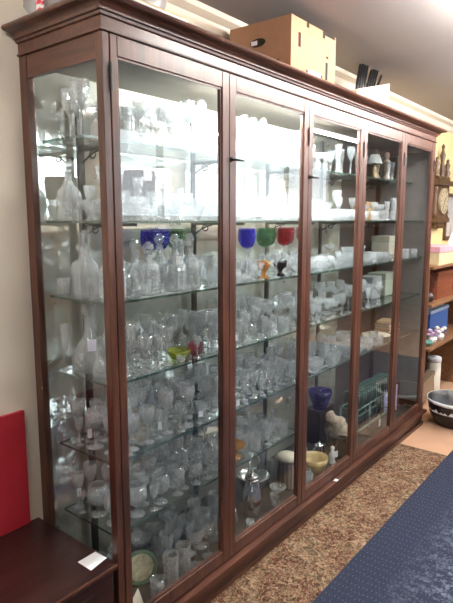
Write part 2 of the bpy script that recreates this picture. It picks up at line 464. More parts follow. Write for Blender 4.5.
proto('wine', 'wine_glass', 'clear wine glass', 'glass', .034, .155, stemware(bl(.033,.075), .078, .031, .0042, CLEAR), 'wine glasses')
proto('goblet', 'goblet', 'tall cut crystal goblet', 'glass', .040, .178, stemware(bl(.038,.088,6), .088, .034, .005, CRYS, 20, True, .03), 'goblets')
proto('sherry', 'sherry_glass', 'small cut sherry glass', 'glass', .027, .118, stemware([(.005,0),(.016,.014),(.022,.035),(.025,.058)], .058, .024, .0036, CRYS, 16, True, .03), 'sherry glasses')
proto('liqueur', 'liqueur_glass', 'tiny stemmed liqueur glass', 'glass', .021, .088, stemware([(.004,0),(.014,.009),(.018,.024),(.0195,.038)], .048, .019, .003, CLEAR, 14, False), 'liqueur glasses')
proto('flute', 'champagne_flute', 'slim champagne flute', 'glass', .027, .195, stemware([(.004,0),(.014,.02),(.021,.06),(.0235,.095),(.022,.125)], .068, .026, .0036, CLEAR, 16, False), 'champagne flutes')
proto('coupe', 'champagne_coupe', 'wide shallow champagne coupe', 'glass', .046, .12, stemware([(.005,0),(.024,.006),(.039,.018),(.045,.036)], .080, .031, .0038, CLEAR), 'champagne coupes')
proto('brandy', 'brandy_glass', 'round brandy balloon', 'glass', .043, .125, stemware([(.006,0),(.028,.012),(.040,.034),(.042,.050),(.038,.070),(.031,.088)], .034, .032, .005, CLEAR, 22, False), 'brandy balloons')
proto('cutwine', 'wine_glass', 'cut crystal wine glass', 'glass', .036, .148, stemware([(.006,0),(.022,.012),(.031,.032),(.034,.055),(.033,.072)], .072, .031, .0048, CRYS, 20, True, .035), 'cut wine glasses')
proto('tumbler', 'tumbler', 'cut whisky tumbler', 'glass', .038, .088, vessel([(.032,0),(.034,.004),(.036,.05),(.0375,.088)], .003, CRYS, 24, .03, .012), 'tumblers')
proto('smalltumbler', 'tumbler', 'small plain tumbler', 'glass', .030, .075, vessel([(.025,0),(.026,.003),(.029,.075)], .002, CLEAR, 20), 'small tumblers')
proto('highball', 'highball_glass', 'tall straight highball glass', 'glass', .032, .135, vessel([(.027,0),(.029,.004),(.0315,.135)], .0022, CLEAR, 20), 'highball glasses')
proto('cuthigh', 'highball_glass', 'tall cut highball glass', 'glass', .033, .14, vessel([(.028,0),(.030,.004),(.031,.07),(.0325,.14)], .003, CRYS, 24, .03, .012), 'cut highball glasses')

def dec(prof, stop_prof, matl, cut, n=24, lip=None):
    def build(root):
        b = new_bm(); t = .003
        inn = [(max(r-t, .003), z) for r, z in prof if z > .012][::-1] + [(0, .012)]
        lathe(b, [(0,0)]+prof+inn, n, cutmod(n, cut) if cut else None, flat=bool(cut)); obj('decanter_body', b, matl, root)
        b = new_bm(); lathe(b, stop_prof, 14, cutmod(14, .05), flat=True); obj('stopper', b, matl, root)
    return build
proto('decanter', 'decanter', 'tall cut decanter with stopper', 'decanter', .052, .255, dec([(.047,0),(.050,.01),(.051,.09),(.044,.12),(.020,.15),(.015,.165),(.015,.190),(.021,.198)],
      [(.010,.178),(.0105,.199),(.012,.204),(.021,.22),(.021,.235),(.011,.252),(0,.255)], CRYS, .03), 'decanters')
proto('square', 'decanter', 'square shouldered spirit decanter', 'decanter', .048, .225, dec([(.043,0),(.046,.006),(.046,.11),(.036,.135),(.016,.148),(.015,.168),(.020,.174)],
      [(.010,.16),(.0105,.175),(.018,.181),(.024,.196),(.020,.212),(.008,.224),(0,.225)], CRYS, .045, 16), 'spirit decanters')
proto('ships', 'decanter', 'broad ships decanter with round stopper', 'decanter', .072, .235, dec([(.066,0),(.071,.008),(.068,.035),(.050,.075),(.028,.11),(.018,.135),(.0165,.175),(.023,.183)],
      [(.011,.165),(.012,.184),(.013,.188),(.023,.204),(.023,.216),(.012,.233),(0,.235)], CLEAR, 0), 'ships decanters')
proto('vase', 'vase', 'flared cut crystal vase', 'vase', .056, .205, vessel([(.036,0),(.038,.006),(.030,.03),(.034,.08),(.044,.15),(.055,.205)], .004, CRYS, 24, .035, .014), 'vases')
proto('smallvase', 'vase', 'slim waisted posy vase', 'vase', .030, .15, vessel([(.025,0),(.026,.004),(.015,.03),(.018,.07),(.024,.11),(.029,.15)], .003, CRYS, 18, .03), 'posy vases')
proto('bowl', 'cut_bowl', 'round cut crystal bowl', 'bowl', .074, .085, vessel([(.036,0),(.040,.004),(.058,.03),(.068,.06),(.073,.085)], .004, CRYS, 32, .03, .01), 'bowls')
proto('dish', 'cut_bowl', 'small cut sweet dish', 'bowl', .050, .045, vessel([(.026,0),(.029,.003),(.042,.02),(.049,.045)], .003, CRYS, 24, .04, .007), 'sweet dishes')
proto('salt', 'salt_cellar', 'little cut salt cellar', 'salt cellar', .024, .036, vessel([(.018,0),(.021,.004),(.023,.022),(.0235,.036)], .004, CRYS, 12, .04, .012), 'salt cellars')
def comp(root):
    stemware([(.010,0),(.030,.010),(.048,.028),(.057,.048)], .085, .042, .008, CRYS, 24, True, .03)(root)
proto('compote', 'compote', 'footed crystal sweet dish', 'dish', .058, .135, comp, 'footed dishes')
def jug(root):
    prof = [(.036,0),(.040,.005),(.046,.05),(.044,.09),(.034,.125),(.038,.155),(.042,.168)]
    vessel(prof, .003, CRYS, 24, .025, .012)(root)
    b = new_bm()
    tube(b, [(.041,0,.150),(.058,0,.158),(.076,0,.145),(.078,0,.11),(.064,0,.07),(.046,0,.052)], .005, 8)
    obj('handle', b, CLEAR, root)
proto('jug', 'jug', 'cut glass water jug with looped handle', 'jug', .082, .168, jug, 'jugs')
def candle(root):
    b = new_bm(); lathe(b, [(0,0),(.040,0),(.040,.006),(.018,.018),(.010,.03),(.017,.045),(.010,.06),(.012,.10),(.019,.115),(.011,.128),(.021,.145),(.021,.175),(.013,.176),(.012,.15),(0,.15)], 16, cutmod(16,.03), flat=True)
    obj('glass_body', b, CRYS, root)
proto('candle', 'candlestick', 'crystal candlestick with knopped stem', 'candlestick', .041, .176, candle, 'candlesticks')
def bell(root):
    vessel([(.034,0),(.033,.004),(.026,.03),(.020,.055),(.006,.066)], .003, CRYS, 18, .03, .004)(root)
    b = new_bm(); lathe(b, [(0,.066),(.005,.067),(.0045,.09),(.009,.098),(.006,.108),(0,.11)], 10); obj('handle', b, CRYS, root)
proto('bell', 'glass_bell', 'small cut glass table bell', 'bell', .035, .11, bell, 'table bells')
def oil(root):
    dec([(.028,0),(.030,.004),(.032,.035),(.024,.07),(.011,.092),(.010,.11),(.015,.115)], [(.006,.10),(.007,.116),(.013,.128),(.012,.138),(0,.146)], CLEAR, .0, 18)(root)
proto('cruet', 'cruet_bottle', 'small stoppered cruet bottle', 'bottle', .033, .146, oil, 'cruet bottles')
def hock(matl):
    return stemware([(.006,0),(.028,.010),(.039,.030),(.042,.055),(.039,.092)], .145, .034, .0046, matl, 20, True, .02, CRYS)
for k, m, d in (('hockb', BLUE, 'cobalt blue hock glass on tall clear stem'), ('hockg', GREEN, 'green hock glass on tall clear stem'), ('hockr', RED, 'ruby red hock glass on tall clear stem')):
    proto(k, 'hock_glass', d, 'glass', .0425, .237, hock(m), 'hock glasses')

b = new_bm(); add_box(b, -.011, .011, -.001, .001, -.034, 0)
bev(b, .0004, 1)
tube(b, [(0,0,-.002),(0,.002,.008),(0,.006,.016)], .0006, 5)
TAGMESH = mesh_of(b, 'price_tag', PAPER)
b = new_bm(); add_box(b, -.014, .014, -.001, .001, -.032, 0); tube(b, [(0,0,-.002),(0,.003,.01)], .0006, 5)
TAGMESH2 = mesh_of(b, 'price_tag_lilac', LILAC_PAPER)

PLACED = []      # dict(o, key, shelf, x, y, r, desc, row, tagd)
def put(key, shelf, x, y, label=None, rot=None, tagd=False, group=None, scale=1.0, tall=1.0):
    P = PROTO[key]; z = SH[shelf][0] + .0004
    rot = random.uniform(0, 2*PI) if rot is None else rot
    if not P['used']:
        o = P['root']; P['used'] = True
        o.location = (x, y, z); o.rotation_euler = (0,0,rot); o.scale = (scale,)*3
        # the source is copied later: keep it clean of tags by copying first
        P['clean'] = dup(o, (x, y, z), rot, scale); 
        COL.objects.unlink(o)
        for ch in o.children: COL.objects.unlink(ch)
        o = P['clean']
    else:
        o = dup(P['root'], (x, y, z), rot, scale)
    o.scale = (scale, scale, scale*tall)
    if tagd:
        t = bpy.data.objects.new('price_tag', TAGMESH if random.random() < .7 else TAGMESH2); COL.objects.link(t); t.parent = o
        rr = P['r']/scale*0 + P['r']
        a = math.atan2(-.80, -.45) - rot
        t.location = ((rr+.004)*math.cos(a), (rr+.004)*math.sin(a), P['h']*.62); t.rotation_euler = (0, 0, a+PI/2)
        t['label'] = 'white paper price tag'
    PLACED.append(dict(o=o, key=key, shelf=shelf, x=x, y=y, r=P['r']*scale, label=label, tagd=tagd, h=P['h']*scale*tall))
    return o
BLOCK = {k: [] for k in SH}      # circles reserved for special things
def free(shelf, x, y, r, gap=.004):
    for p in PLACED:
        if p['shelf'] == shelf and (p['x']-x)**2+(p['y']-y)**2 < (p['r']+r+gap)**2: return False
    for (bx, by, br) in BLOCK[shelf]:
        if (bx-x)**2+(by-y)**2 < (br+r+gap)**2: return False
    return True
CLEARANCE = {'top': 2.165-1.903, 'second': .274, 'third': .266, 'fourth': .276, 'fifth': .276, 'sixth': .261, 'bottom': .368}
STEMS = ('wine','goblet','sherry','liqueur','flute','cutwine','highball','cuthigh','coupe','smallvase','brandy')
def fill(shelf, xa, xb, kinds, n, ya=None, yb=None, tags=0.0, tries=140):
    z, y0, y1, _ = SH[shelf]
    ya = y0 if ya is None else ya; yb = y1 if yb is None else yb
    if shelf != 'bottom': yb = min(yb, y1)
    keys = [k for k, w in kinds]; ws = [w for k, w in kinds]
    done = 0
    seq = sorted(random.choices(keys, ws, k=n), key=lambda k: -PROTO[k]['r'])
    for k in seq:
        P = PROTO[k]; r = P['r']
        for _ in range(tries):
            sc = random.choice((.70, .78, .86)) if k not in ('decanter','square','ships','vase') else random.choice((.88, .95))
            rr = r*sc
            if P['h']*sc > CLEARANCE[shelf]-.012: sc = 1.0 if P['h'] < CLEARANCE[shelf]-.012 else (CLEARANCE[shelf]-.02)/P['h']; rr = r*sc
            if yb-ya < 2*rr+.004 or xb-xa < 2*rr+.01: break
            x = random.uniform(xa+rr+.004, xb-rr-.004); y = random.uniform(ya+rr+.002, yb-rr-.002)
            tall = 1.0
            if k in STEMS:
                tall = random.choice((1.15, 1.3, 1.42))
                while tall > 1 and P['h']*sc*tall > CLEARANCE[shelf]-.02: tall -= .05
                tall = max(tall, 1.0)
            if shelf != 'top' and P['h']*sc*tall > CLEARANCE[shelf]-.075 and any(abs(x-s) < rr+.012 for s in STD): continue
            if free(shelf, x, y, rr):
                put(k, shelf, x, y, tagd=random.random() < tags, scale=sc, tall=tall); done += 1; break
    return done

# ------------------------------------------------------------------ special things on the shelves
def special(name, label, cat, shelf, x, y, r, build, rotz=0, group=None):
    BLOCK[shelf].append((x, y, r))
    t = thing(name, label, cat, (x, y, SH[shelf][0]+.0004), rotz, group); build(t); return t

def barrel(t):
    b = new_bm(); lathe(b, [(0,0),(.050,0),(.054,.004),(.058,.09),(.055,.09),(.050,.012),(0,.012)], 24, cutmod(24,.03), flat=True); obj('glass_body', b, CRYS, t)
    b = new_bm(); lathe(b, [(0,.0905),(.060,.0905),(.064,.10),(.068,.165),(.064,.185),(.060,.185),(.060,.10),(0,.096)], 24, cutmod(24,.05), flat=True); c = obj('woven_band', b, SMOKE, t); c['label'] = 'smoky brown zigzag upper band'
    b = new_bm(); add_box(b, .006, .036, -.0745, -.0725, .145, .192); c = obj('price_tag', b, PAPER, t); c['label'] = 'white paper price tag'
special('biscuit_barrel', 'cut glass barrel with dark brown zigzag band, second shelf behind first door', 'barrel', 'second', .315, .20, .078, barrel, -.5)

def dec_big(t):
    b = new_bm(); prof = [(.064,0),(.068,.008),(.064,.05),(.048,.095),(.024,.130),(.017,.150),(.0165,.195),(.022,.203)]
    lathe(b, [(0,0)]+prof+[(max(r-.003,.003), z) for r, z in prof if z > .012][::-1]+[(0,.012)], 24); obj('decanter_body', b, CLEAR, t)
    b = new_bm(); lathe(b, [(.011,.19),(.012,.204),(.014,.207),(.026,.222),(.026,.240),(.014,.254),(0,.256)], 18); obj('stopper', b, CRYS, t)
    b = new_bm(); add_box(b, -.016, .016, -.060, -.0575, .085, .128); tube(b, [(0,-.058,.126),(.004,-.035,.15),(0,-.019,.165)], .0007, 5); c = obj('price_tag', b, LILAC_PAPER, t); c['label'] = 'white paper price tag hung on the neck'
special('decanter', 'bell shaped decanter with white tag on its neck, beside glazed side of cabinet', 'decanter', 'fourth', .118, .27, .070, dec_big, -.5)

def cdish(t):
    b = new_bm(); lathe(b, [(0,0),(.03,0),(.045,.02),(.05,.036),(.046,.036),(.04,.02),(0,.006)], 20); obj('dish', b, LIME, t)
special('trinket_dish', 'lime green trinket dish on fourth shelf behind first door', 'dish', 'fourth', .455, .13, .052, cdish)
def pdish(t):
    b = new_bm(); lathe(b, [(0,0),(.022,0),(.034,.025),(.03,.048),(.027,.048),(.030,.025),(0,.006)], 16); obj('dish', b, PINK, t)
special('trinket_pot', 'pink glass trinket pot beside the lime green dish', 'pot', 'fourth', .555, .125, .037, pdish)
def gold(t):
    b = new_bm(); lathe(b, [(0,0),(.026,0),(.03,.005),(.012,.014),(.010,.03),(.028,.05),(.032,.075),(.026,.085),(.023,.078),(.026,.06),(0,.045)], 14, cutmod(14,.06), flat=True); obj('glass_body', b, AMBER, t)
special('amber_posy_bowl', 'small amber glass posy bowl on third shelf behind second door', 'bowl', 'third', 1.02, .10, .036, gold)
def blk(t):
    b = new_bm(); lathe(b, [(0,0),(.020,0),(.024,.004),(.010,.016),(.012,.03),(.032,.05),(.034,.07),(.026,.085),(.022,.08),(.028,.06),(0,.044)], 16); obj('pot_body', b, BLACKP, t)
    b = new_bm(); tube(b, [(-.032,0,.06),(-.045,0,.075),(-.042,0,.095),(-.030,0,.1)], .004, 7); obj('handle', b, BLACKP, t)
special('cream_pot', 'small black pot with curled handle beside the amber bowl', 'pot', 'third', 1.165, .10, .04, blk, 0)
def amb(t):
    b = new_bm(); lathe(b, [(0,0),(.045,0),(.05,.006),(.018,.02),(.03,.04),(.062,.06),(.066,.07),(.058,.066),(0,.05)], 22, cutmod(22,.07), flat=True); obj('dish', b, AMBER, t)
special('amber_comport', 'orange amber frilled dish at the front of sixth shelf behind second door', 'dish', 'sixth', .80, .125, .07, amb)

# coloured hock glasses, third shelf
for key, x, y, lab in (('hockb', .925, .13, 'cobalt blue hock glass at front of third shelf, first in the coloured row'), ('hockb', .995, .185, 'cobalt blue hock glass behind its twin and beside the green pair, third shelf'),
                       ('hockg', 1.095, .15, 'green hock glass next to the blue pair on third shelf'), ('hockg', 1.185, .19, 'green hock glass next to the ruby pair on third shelf'),
                       ('hockr', 1.275, .15, 'ruby hock glass next to the green pair on third shelf'), ('hockr', 1.36, .19, 'ruby hock glass at the far end of the coloured row, third shelf'),
                       ('hockb', .47, .30, 'cobalt blue hock glass at the back of third shelf behind first door'), ('hockb', .56, .335, 'deepest cobalt blue hock glass on third shelf behind first door'),
                       ('hockg', .66, .335, 'green hock glass at the back of third shelf behind first mullion'), ('hockr', 1.72, .30, 'ruby hock glass at the back of third shelf behind third door')):
    put(key, 'third', x, y, lab, group='coloured hock glasses on the third shelf', scale=1.0 if key else 1)

# --- cabinet floor
def plate(t):
    b = new_bm(); lathe(b, [(0,0),(.055,0),(.06,.004),(.098,.014),(.098,.017),(.058,.008),(0,.005)], 32)
    bmesh.ops.rotate(b, verts=list(b.verts), cent=(0,0,0), matrix=Matrix.Rotation(math.radians(78), 3, 'X')); bmesh.ops.translate(b, verts=list(b.verts), vec=(0,0,.098))
    obj('plate', b, plain('cream_plate', (.60,.56,.40), .3, 0, .35, 30), t)
    b = new_bm(); lathe(b, [(.074,.0105),(.099,.0178),(.1005,.016),(.099,.0135)], 32)
    bmesh.ops.rotate(b, verts=list(b.verts), cent=(0,0,0), matrix=Matrix.Rotation(math.radians(78), 3, 'X')); bmesh.ops.translate(b, verts=list(b.verts), vec=(0,-.001,.098))
    c = obj('rim', b, plain('green_plate_rim', (.16,.24,.16), .35, 0, .3, 60), t); c['label'] = 'dark green patterned rim'
    b = new_bm(); tube(b, [(-.03,-.03,.004),(-.03,.045,.004),(-.03,.035,.09)], .003, 6); tube(b, [(.03,-.03,.004),(.03,.045,.004),(.03,.035,.09)], .003, 6); tube(b, [(-.03,.044,.004),(.03,.044,.004)], .003, 6)
    obj('plate_stand', b, BLACKM, t)
special('display_plate', 'cream patterned plate with green rim propped upright on cabinet floor', 'plate', 'bottom', .27, .19, .075, plate, -.55).scale = (.72,.72,.72)
def card(t):
    b = new_bm()
    v = [b.verts.new(p) for p in ((-.04,-.022,0),(.04,-.022,0),(.04,0,.062),(-.04,0,.062),(.04,.022,0),(-.04,.022,0))]
    b.faces.new((v[0],v[1],v[2],v[3])); b.faces.new((v[3],v[2],v[4],v[5]))
    bmesh.ops.translate(b, verts=list(b.verts), vec=(0,0,.0015))
    o = obj('card', b, plain('cream_card', (.62,.57,.47), .8, 0, .1, 20), t)
    m = o.modifiers.new('s', 'SOLIDIFY'); m.thickness = .0012
special('tent_card', 'folded cream card standing beside the corner post on cabinet floor', 'card', 'bottom', .145, .085, .05, card, .5)

def teapot(t):
    prof = [(.034,0),(.040,.006),(.036,.018),(.050,.06),(.052,.10),(.040,.15),(.033,.185),(.036,.20)]
    b = new_bm(); lathe(b, [(0,0)]+prof+[(0,.2005)], 24); obj('pot_body', b, SILVER, t)
    b = new_bm(); lathe(b, [(0,.2008),(.036,.2008),(.030,.215),(.012,.226),(.006,.232),(.009,.240),(0,.248)], 18); obj('lid', b, SILVER, t)
    b = new_bm(); tube(b, [(-.046,0,.06),(-.075,0,.09),(-.082,0,.14),(-.105,0,.185)], .008, 8, [.013,.010,.008,.006]); obj('spout', b, SILVER, t)
    b = new_bm(); tube(b, [(.04,0,.165),(.075,0,.175),(.09,0,.14),(.08,0,.09),(.050,0,.065)], .006, 8); obj('handle', b, BLACKP, t)
special('coffee_pot', 'polished silver coffee pot at the front of cabinet floor behind second door', 'pot', 'bottom', .985, .135, .095, teapot, .6)
def sbowl(t):
    b = new_bm(); lathe(b, [(0,0),(.05,0),(.054,.006),(.04,.02),(.07,.06),(.082,.105),(.088,.118),(.084,.118),(.066,.06),(0,.03)], 28); obj('bowl', b, SILVER, t)
    b = new_bm(); tube(b, [(-.082,0,.11),(-.10,0,.16),(-.06,0,.225),(0,0,.245),(.06,0,.225),(.10,0,.16),(.082,0,.11)], .006, 8); obj('swing_handle', b, SILVER, t)
special('swing_handled_bowl', 'silver basket bowl with arched handle behind the coffee pot', 'bowl', 'bottom', 1.16, .25, .105, sbowl, .3)
def sugar(t):
    b = new_bm(); lathe(b, [(0,0),(.03,0),(.034,.006),(.026,.018),(.044,.05),(.047,.075),(.040,.098),(.043,.104),(0,.1045)], 24); obj('bowl', b, SILVER, t)
    b = new_bm(); lathe(b, [(0,.1048),(.043,.1048),(.036,.118),(.012,.128),(.006,.134),(.009,.142),(0,.149)], 18); obj('lid', b, SILVER, t)
    for s_ in (-1, 1):
        b = new_bm(); tube(b, [(s_*.042,0,.09),(s_*.066,0,.092),(s_*.070,0,.065),(s_*.046,0,.052)], .0045, 8); obj('handle', b, SILVER, t)
special('sugar_bowl', 'lidded silver sugar bowl with two handles near the coffee pot', 'bowl', 'bottom', .79, .13, .072, sugar, .5)
special('sugar_bowl', 'lidded silver sugar bowl behind third door near the ochre bowl', 'bowl', 'bottom', 1.80, .197, .058, sugar, -.3).scale = (.78,.78,.78)
def tray(t):
    b = new_bm(); lathe(b, [(0,0),(.05,0),(.055,.004),(.085,.014),(.088,.020),(.083,.018),(.05,.007),(0,.006)], 28); obj('dish', b, SILVER, t)
special('silver_dish', 'shallow silver dish on cabinet floor beside the plate rack', 'dish', 'bottom', 2.42, .31, .09, tray)
def canister(t):
    b = new_bm(); lathe(b, [(0,0),(.055,0),(.058,.006),(.052,.15),(.055,.16),(0,.16)], 28, cutmod(28,.03), flat=True); obj('canister_body', b, plain('ribbed_stoneware', (.30,.25,.22), .5), t)
    b = new_bm(); lathe(b, [(0,.1603),(.062,.1603),(.064,.172),(.05,.19),(.02,.196),(0,.197)], 28); c = obj('lid', b, CREAM, t); c['label'] = 'pale cream lid'
special('canister', 'ribbed grey stoneware canister with cream lid beside the second door mullion', 'canister', 'bottom', 1.36, .16, .066, canister)
def ybowl(t):
    b = new_bm(); lathe(b, [(0,0),(.06,0),(.064,.006),(.080,.05),(.086,.085),(.082,.085),(.074,.05),(0,.012)], 28); obj('bowl', b, plain('ochre_glaze', (.46,.34,.16), .3, 0, .3, 25), t)
special('ochre_bowl', 'ochre glazed bowl on cabinet floor behind third door', 'bowl', 'bottom', 1.63, .14, .09, ybowl)
def shell(t):
    b = new_bm()
    bmesh.ops.create_uvsphere(b, u_segments=28, v_segments=16, radius=1)
    for v in b.verts:
        a = math.atan2(v.co.y, v.co.x); r = 1+.05*math.sin(14*a)*(1-abs(v.co.z))
        q = (1-.5*v.co.z)*.8; sp = .012*math.sin(9*v.co.z+a)
        v.co = Vector((v.co.x*.105*r*q+sp, v.co.y*.080*r*q, v.co.z*.15))
    for f in b.faces: f.smooth = True
    bmesh.ops.rotate(b, verts=list(b.verts), cent=(0,0,0), matrix=Matrix.Rotation(-.55, 3, 'Y')); bmesh.ops.translate(b, verts=list(b.verts), vec=(0,0,.127))
    z0 = min(v.co.z for v in b.verts); bmesh.ops.translate(b, verts=list(b.verts), vec=(0,0,-z0))
    obj('shell_body', b, plain('speckled_shell', (.44,.35,.26), .6, 0, .45, 40, .3), t)
special('conch_shell', 'large speckled beige shell leaning behind third door', 'shell', 'bottom', 2.0, .185, .105, shell, -.3)
def darkpot(t):
    b = new_bm(); lathe(b, [(0,0),(.035,0),(.05,.03),(.052,.06),(.03,.10),(.026,.13),(.034,.14),(.03,.138),(.022,.12),(0,.03)], 22); obj('vase_body', b, BLACKP, t)
special('black_vase', 'short black vase in front of the beige shell', 'vase', 'bottom', 1.885, .08, .048, darkpot)
def fig(t):
    b = new_bm(); lathe(b, [(0,0),(.022,0),(.024,.006),(.016,.03),(.020,.055),(.012,.075),(.008,.082),(.013,.095),(.012,.108),(0,.116)], 16); obj('figure', b, PAPER, t)
    b = new_bm(); add_box(b, -.02, .02, -.028, -.0255, .05, .09); obj('price_tag', b, PAPER, t)
special('china_figurine', 'small white china figurine with tag beside the ochre bowl', 'figurine', 'bottom', 1.78, .095, .035, fig, -.4)
def greenv(t):
    b = new_bm(); lathe(b, [(0,0),(.03,0),(.034,.006),(.045,.06),(.03,.12),(.024,.15),(.034,.165),(.03,.165),(.02,.148),(0,.02)], 22); obj('vase_body', b, plain('sage_glaze', (.22,.32,.22), .3, 0, .2), t)
special('sage_vase', 'sage green pottery vase behind the white figurine', 'vase', 'bottom', 1.70, .275, .048, greenv)
def woodbox(t):
    b = new_bm(); add_box(b, -.10, .10, -.055, .055, 0, .235); bev(b, .003); obj('box_body', b, CHEST, t)
special('tall_wooden_box', 'tall dark wooden box carrying the purple vase', 'box', 'bottom', 2.07, .345, .0, woodbox)
BLOCK['bottom'] += [(2.01,.345,.058),(2.13,.345,.058),(2.07,.345,.058)]
def purp(t):
    b = new_bm(); lathe(b, [(0,0),(.03,0),(.034,.004),(.040,.03),(.052,.06),(.060,.095),(.057,.095),(.046,.06),(0,.012)], 24, cutmod(24,.02)); obj('bowl', b, PURPLE, t)
tp = thing('purple_vase', 'deep purple glass vase standing on the tall wooden box', 'vase', (2.03,.325,SH['bottom'][0]+.2356)); purp(tp); tp.scale = (1.35,1.35,1.35)
TEALM = plain('teal_painted_wire', (.11,.19,.165), .4, .1)
def rack(t):
    b = new_bm()
    for y in (-.06,.06):
        for z in (.09,.24): tube(b, [(-.31,y,z),(.31,y,z)], .007, 8)
    for x in (-.30,-.10,.10,.30):
        for y in (-.06,.06): tube(b, [(x,y,0),(x,y,.24)], .007, 8)
    for x in (-.30,.30):
        for z in (.09,.24): tube(b, [(x,-.06,z),(x,.06,z)], .005, 8)
    obj('frame', b, TEALM, t)
    for k in range(17):
        x = -.272+k*.034; b = new_bm()
        tube(b, [(x,-.0605,.2475),(x,-.056,.335),(x,-.03,.352),(x,.03,.352),(x,.056,.335),(x,.0605,.2475)], .0055, 6); obj('wire_divider', b, TEALM, t)
    b = new_bm(); add_box(b, .04, .07, -.0745, -.072, .03, .075); c = obj('price_tag', b, PAPER, t); c['label'] = 'white paper price tag'
special('plate_rack', 'teal wire plate rack with hooped dividers behind fourth door', 'rack', 'bottom', 2.43, .16, 0, rack, 0)
BLOCK['bottom'] += [(2.15+.09*k, .16, .09) for k in range(7)]
def book(w, d, h, m):
    def f(t):
        b = new_bm(); add_box(b, -w/2, w/2, -d/2, d/2, 0, h); bev(b, .002, 1); obj('cover', b, m, t)
        b = new_bm(); add_box(b, -w/2+.004, w/2+.0005, -d/2+.003, d/2-.003, h*.12, h*.88) if False else add_box(b, -w/2-.0004, w/2-.006, -d/2-.0004, d/2+.0004, h*.16, h*.84); obj('pages', b, CARD_L, t)
    return f
def pframe(col):
    def f(t):
        b = new_bm()
        for q in ((-.08,-.065,0,.24),(.065,.08,0,.24)): add_box(b, q[0], q[1], -.008, .008, q[2], q[3])
        for q in ((0,.015),(.225,.24)): add_box(b, -.065, .065, -.008, .008, q[0], q[1])
        add_box(b, -.01, .01, .008, .07, 0, .012)
        obj('frame', b, CHEST_L, t)
        b = new_bm(); add_box(b, -.065, .065, -.003, .003, .015, .225); obj('picture', b, plain('picture_'+str(col[0]), col, .4, 0, .5, 12), t)
    return f
special('picture_frame', 'framed lilac picture on cabinet floor behind fifth door', 'picture frame', 'bottom', 2.88, .17, .085, pframe((.42,.42,.62)), -.5)
special('picture_frame', 'framed pale picture nearest the far corner of cabinet floor', 'picture frame', 'bottom', 3.00, .30, .075, pframe((.45,.43,.38)), -.4)
def statue(m):
    def f(t):
        b = new_bm(); lathe(b, [(0,0),(.034,0),(.036,.02),(.030,.024),(.022,.05),(.028,.09),(.034,.12),(.026,.15),(.012,.165),(.010,.172),(.019,.188),(.018,.206),(.008,.216),(0,.217)], 18); obj('figure', b, m, t)
        b = new_bm(); add_box(b, -.038, .038, -.038, .038, -.0, .001) if False else lathe(b, [(.0365,.002),(.040,.003),(.040,.018),(.0365,.019)], 18); obj('plinth', b, BLACKM, t)
    return f
BRONZE = plain('dull_bronze', (.16,.12,.075), .4, .6, .2)
special('statuette', 'bronze robed statuette on top shelf behind fourth door', 'statuette', 'top', 2.66, .27, .045, statue(BRONZE))
special('statuette', 'cream pottery statuette on top shelf behind fifth door', 'statuette', 'top', 2.86, .27, .045, statue(plain('bisque', (.50,.36,.28), .6)))
def lampf(t):
    b = new_bm(); lathe(b, [(0,0),(.035,0),(.036,.006),(.012,.02),(.018,.05),(.010,.09),(.006,.11),(0,.112)], 18); obj('lamp_base', b, BRONZE, t)
    b = new_bm(); lathe(b, [(.052,.105),(.030,.165),(.028,.165),(.050,.105)], 22); lathe(b, [(.006,.108),(.006,.15),(.0,.15)], 6); obj('lamp_shade', b, PAPER, t)
special('table_lamp', 'little lamp with white shade, top shelf beside fourth door mullion', 'lamp', 'top', 2.53, .22, .055, lampf)
def casket(col, w, d, h):
    def f(t):
        b = new_bm(); add_box(b, -w/2, w/2, -d/2, d/2, 0, h*.7); bev(b, .003, 1); obj('box_body', b, plain('casket_'+str(col[0]), col, .5), t)
        b = new_bm(); add_box(b, -w/2-.003, w/2+.003, -d/2-.003, d/2+.003, h*.702, h); bev(b, .004, 1); obj('lid', b, plain('casket_lid_'+str(col[0]), tuple(c*.85 for c in col), .5), t)
    return f
def rect_block(shelf, x, y, w, d):
    n = max(1, int(w/d+.5)); 
    for k in range(n): BLOCK[shelf].append((x-w/2+w*(k+.5)/n, y, max(w/n, d)*.62))
special('tan_casket', 'tan leather box on second shelf behind fourth door', 'box', 'second', 2.58, .31, 0, casket((.42,.27,.13), .15, .10, .13)); rect_block('second', 2.58, .31, .15, .10)
# boxes, trays on the third and fourth shelf behind doors four and five
special('grey_storage_box', 'grey lidded box on fourth shelf behind fourth door', 'box', 'fourth', 2.60, .26, 0, casket((.34,.36,.37), .16, .12, .16)); rect_block('fourth', 2.60, .26, .16, .12)
special('green_storage_box', 'pale green lidded box on fourth shelf behind fifth door', 'box', 'fourth', 2.86, .27, 0, casket((.36,.40,.33), .20, .14, .17)); rect_block('fourth', 2.86, .27, .20, .14)
special('cream_storage_box', 'cream lidded box on third shelf behind fifth door', 'box', 'third', 2.90, .27, 0, casket((.48,.45,.38), .20, .14, .16)); rect_block('third', 2.90, .27, .20, .14)
bks = [((.30,.10,.06), .17, .022), ((.62,.60,.55), .16, .018), ((.12,.16,.24), .165, .025), ((.45,.32,.18), .155, .02)]
zz = SH['fifth'][0]+.0004
for i, (c, w, h) in enumerate(bks):
    t = thing('book', ('rust red book at the bottom of the stack', 'white book second from the bottom of the stack', 'navy book second from the top of the stack', 'tan book on top of the stack')[i] + ' behind fifth door', 'book', (2.88, .22, zz), random.uniform(-.15,.15), 'books stacked on the fifth shelf')
    book(w, .12, h, plain('book_'+str(c[0]), c, .6))(t); zz += h+.0004
BLOCK['fifth'] += [(2.88,.22,.125)]
def plat(t):
    b = new_bm(); lathe(b, [(0,0),(.06,0),(.064,.004),(.105,.016),(.105,.019),(.062,.008),(0,.006)], 30); obj('dish', b, CREAM, t)
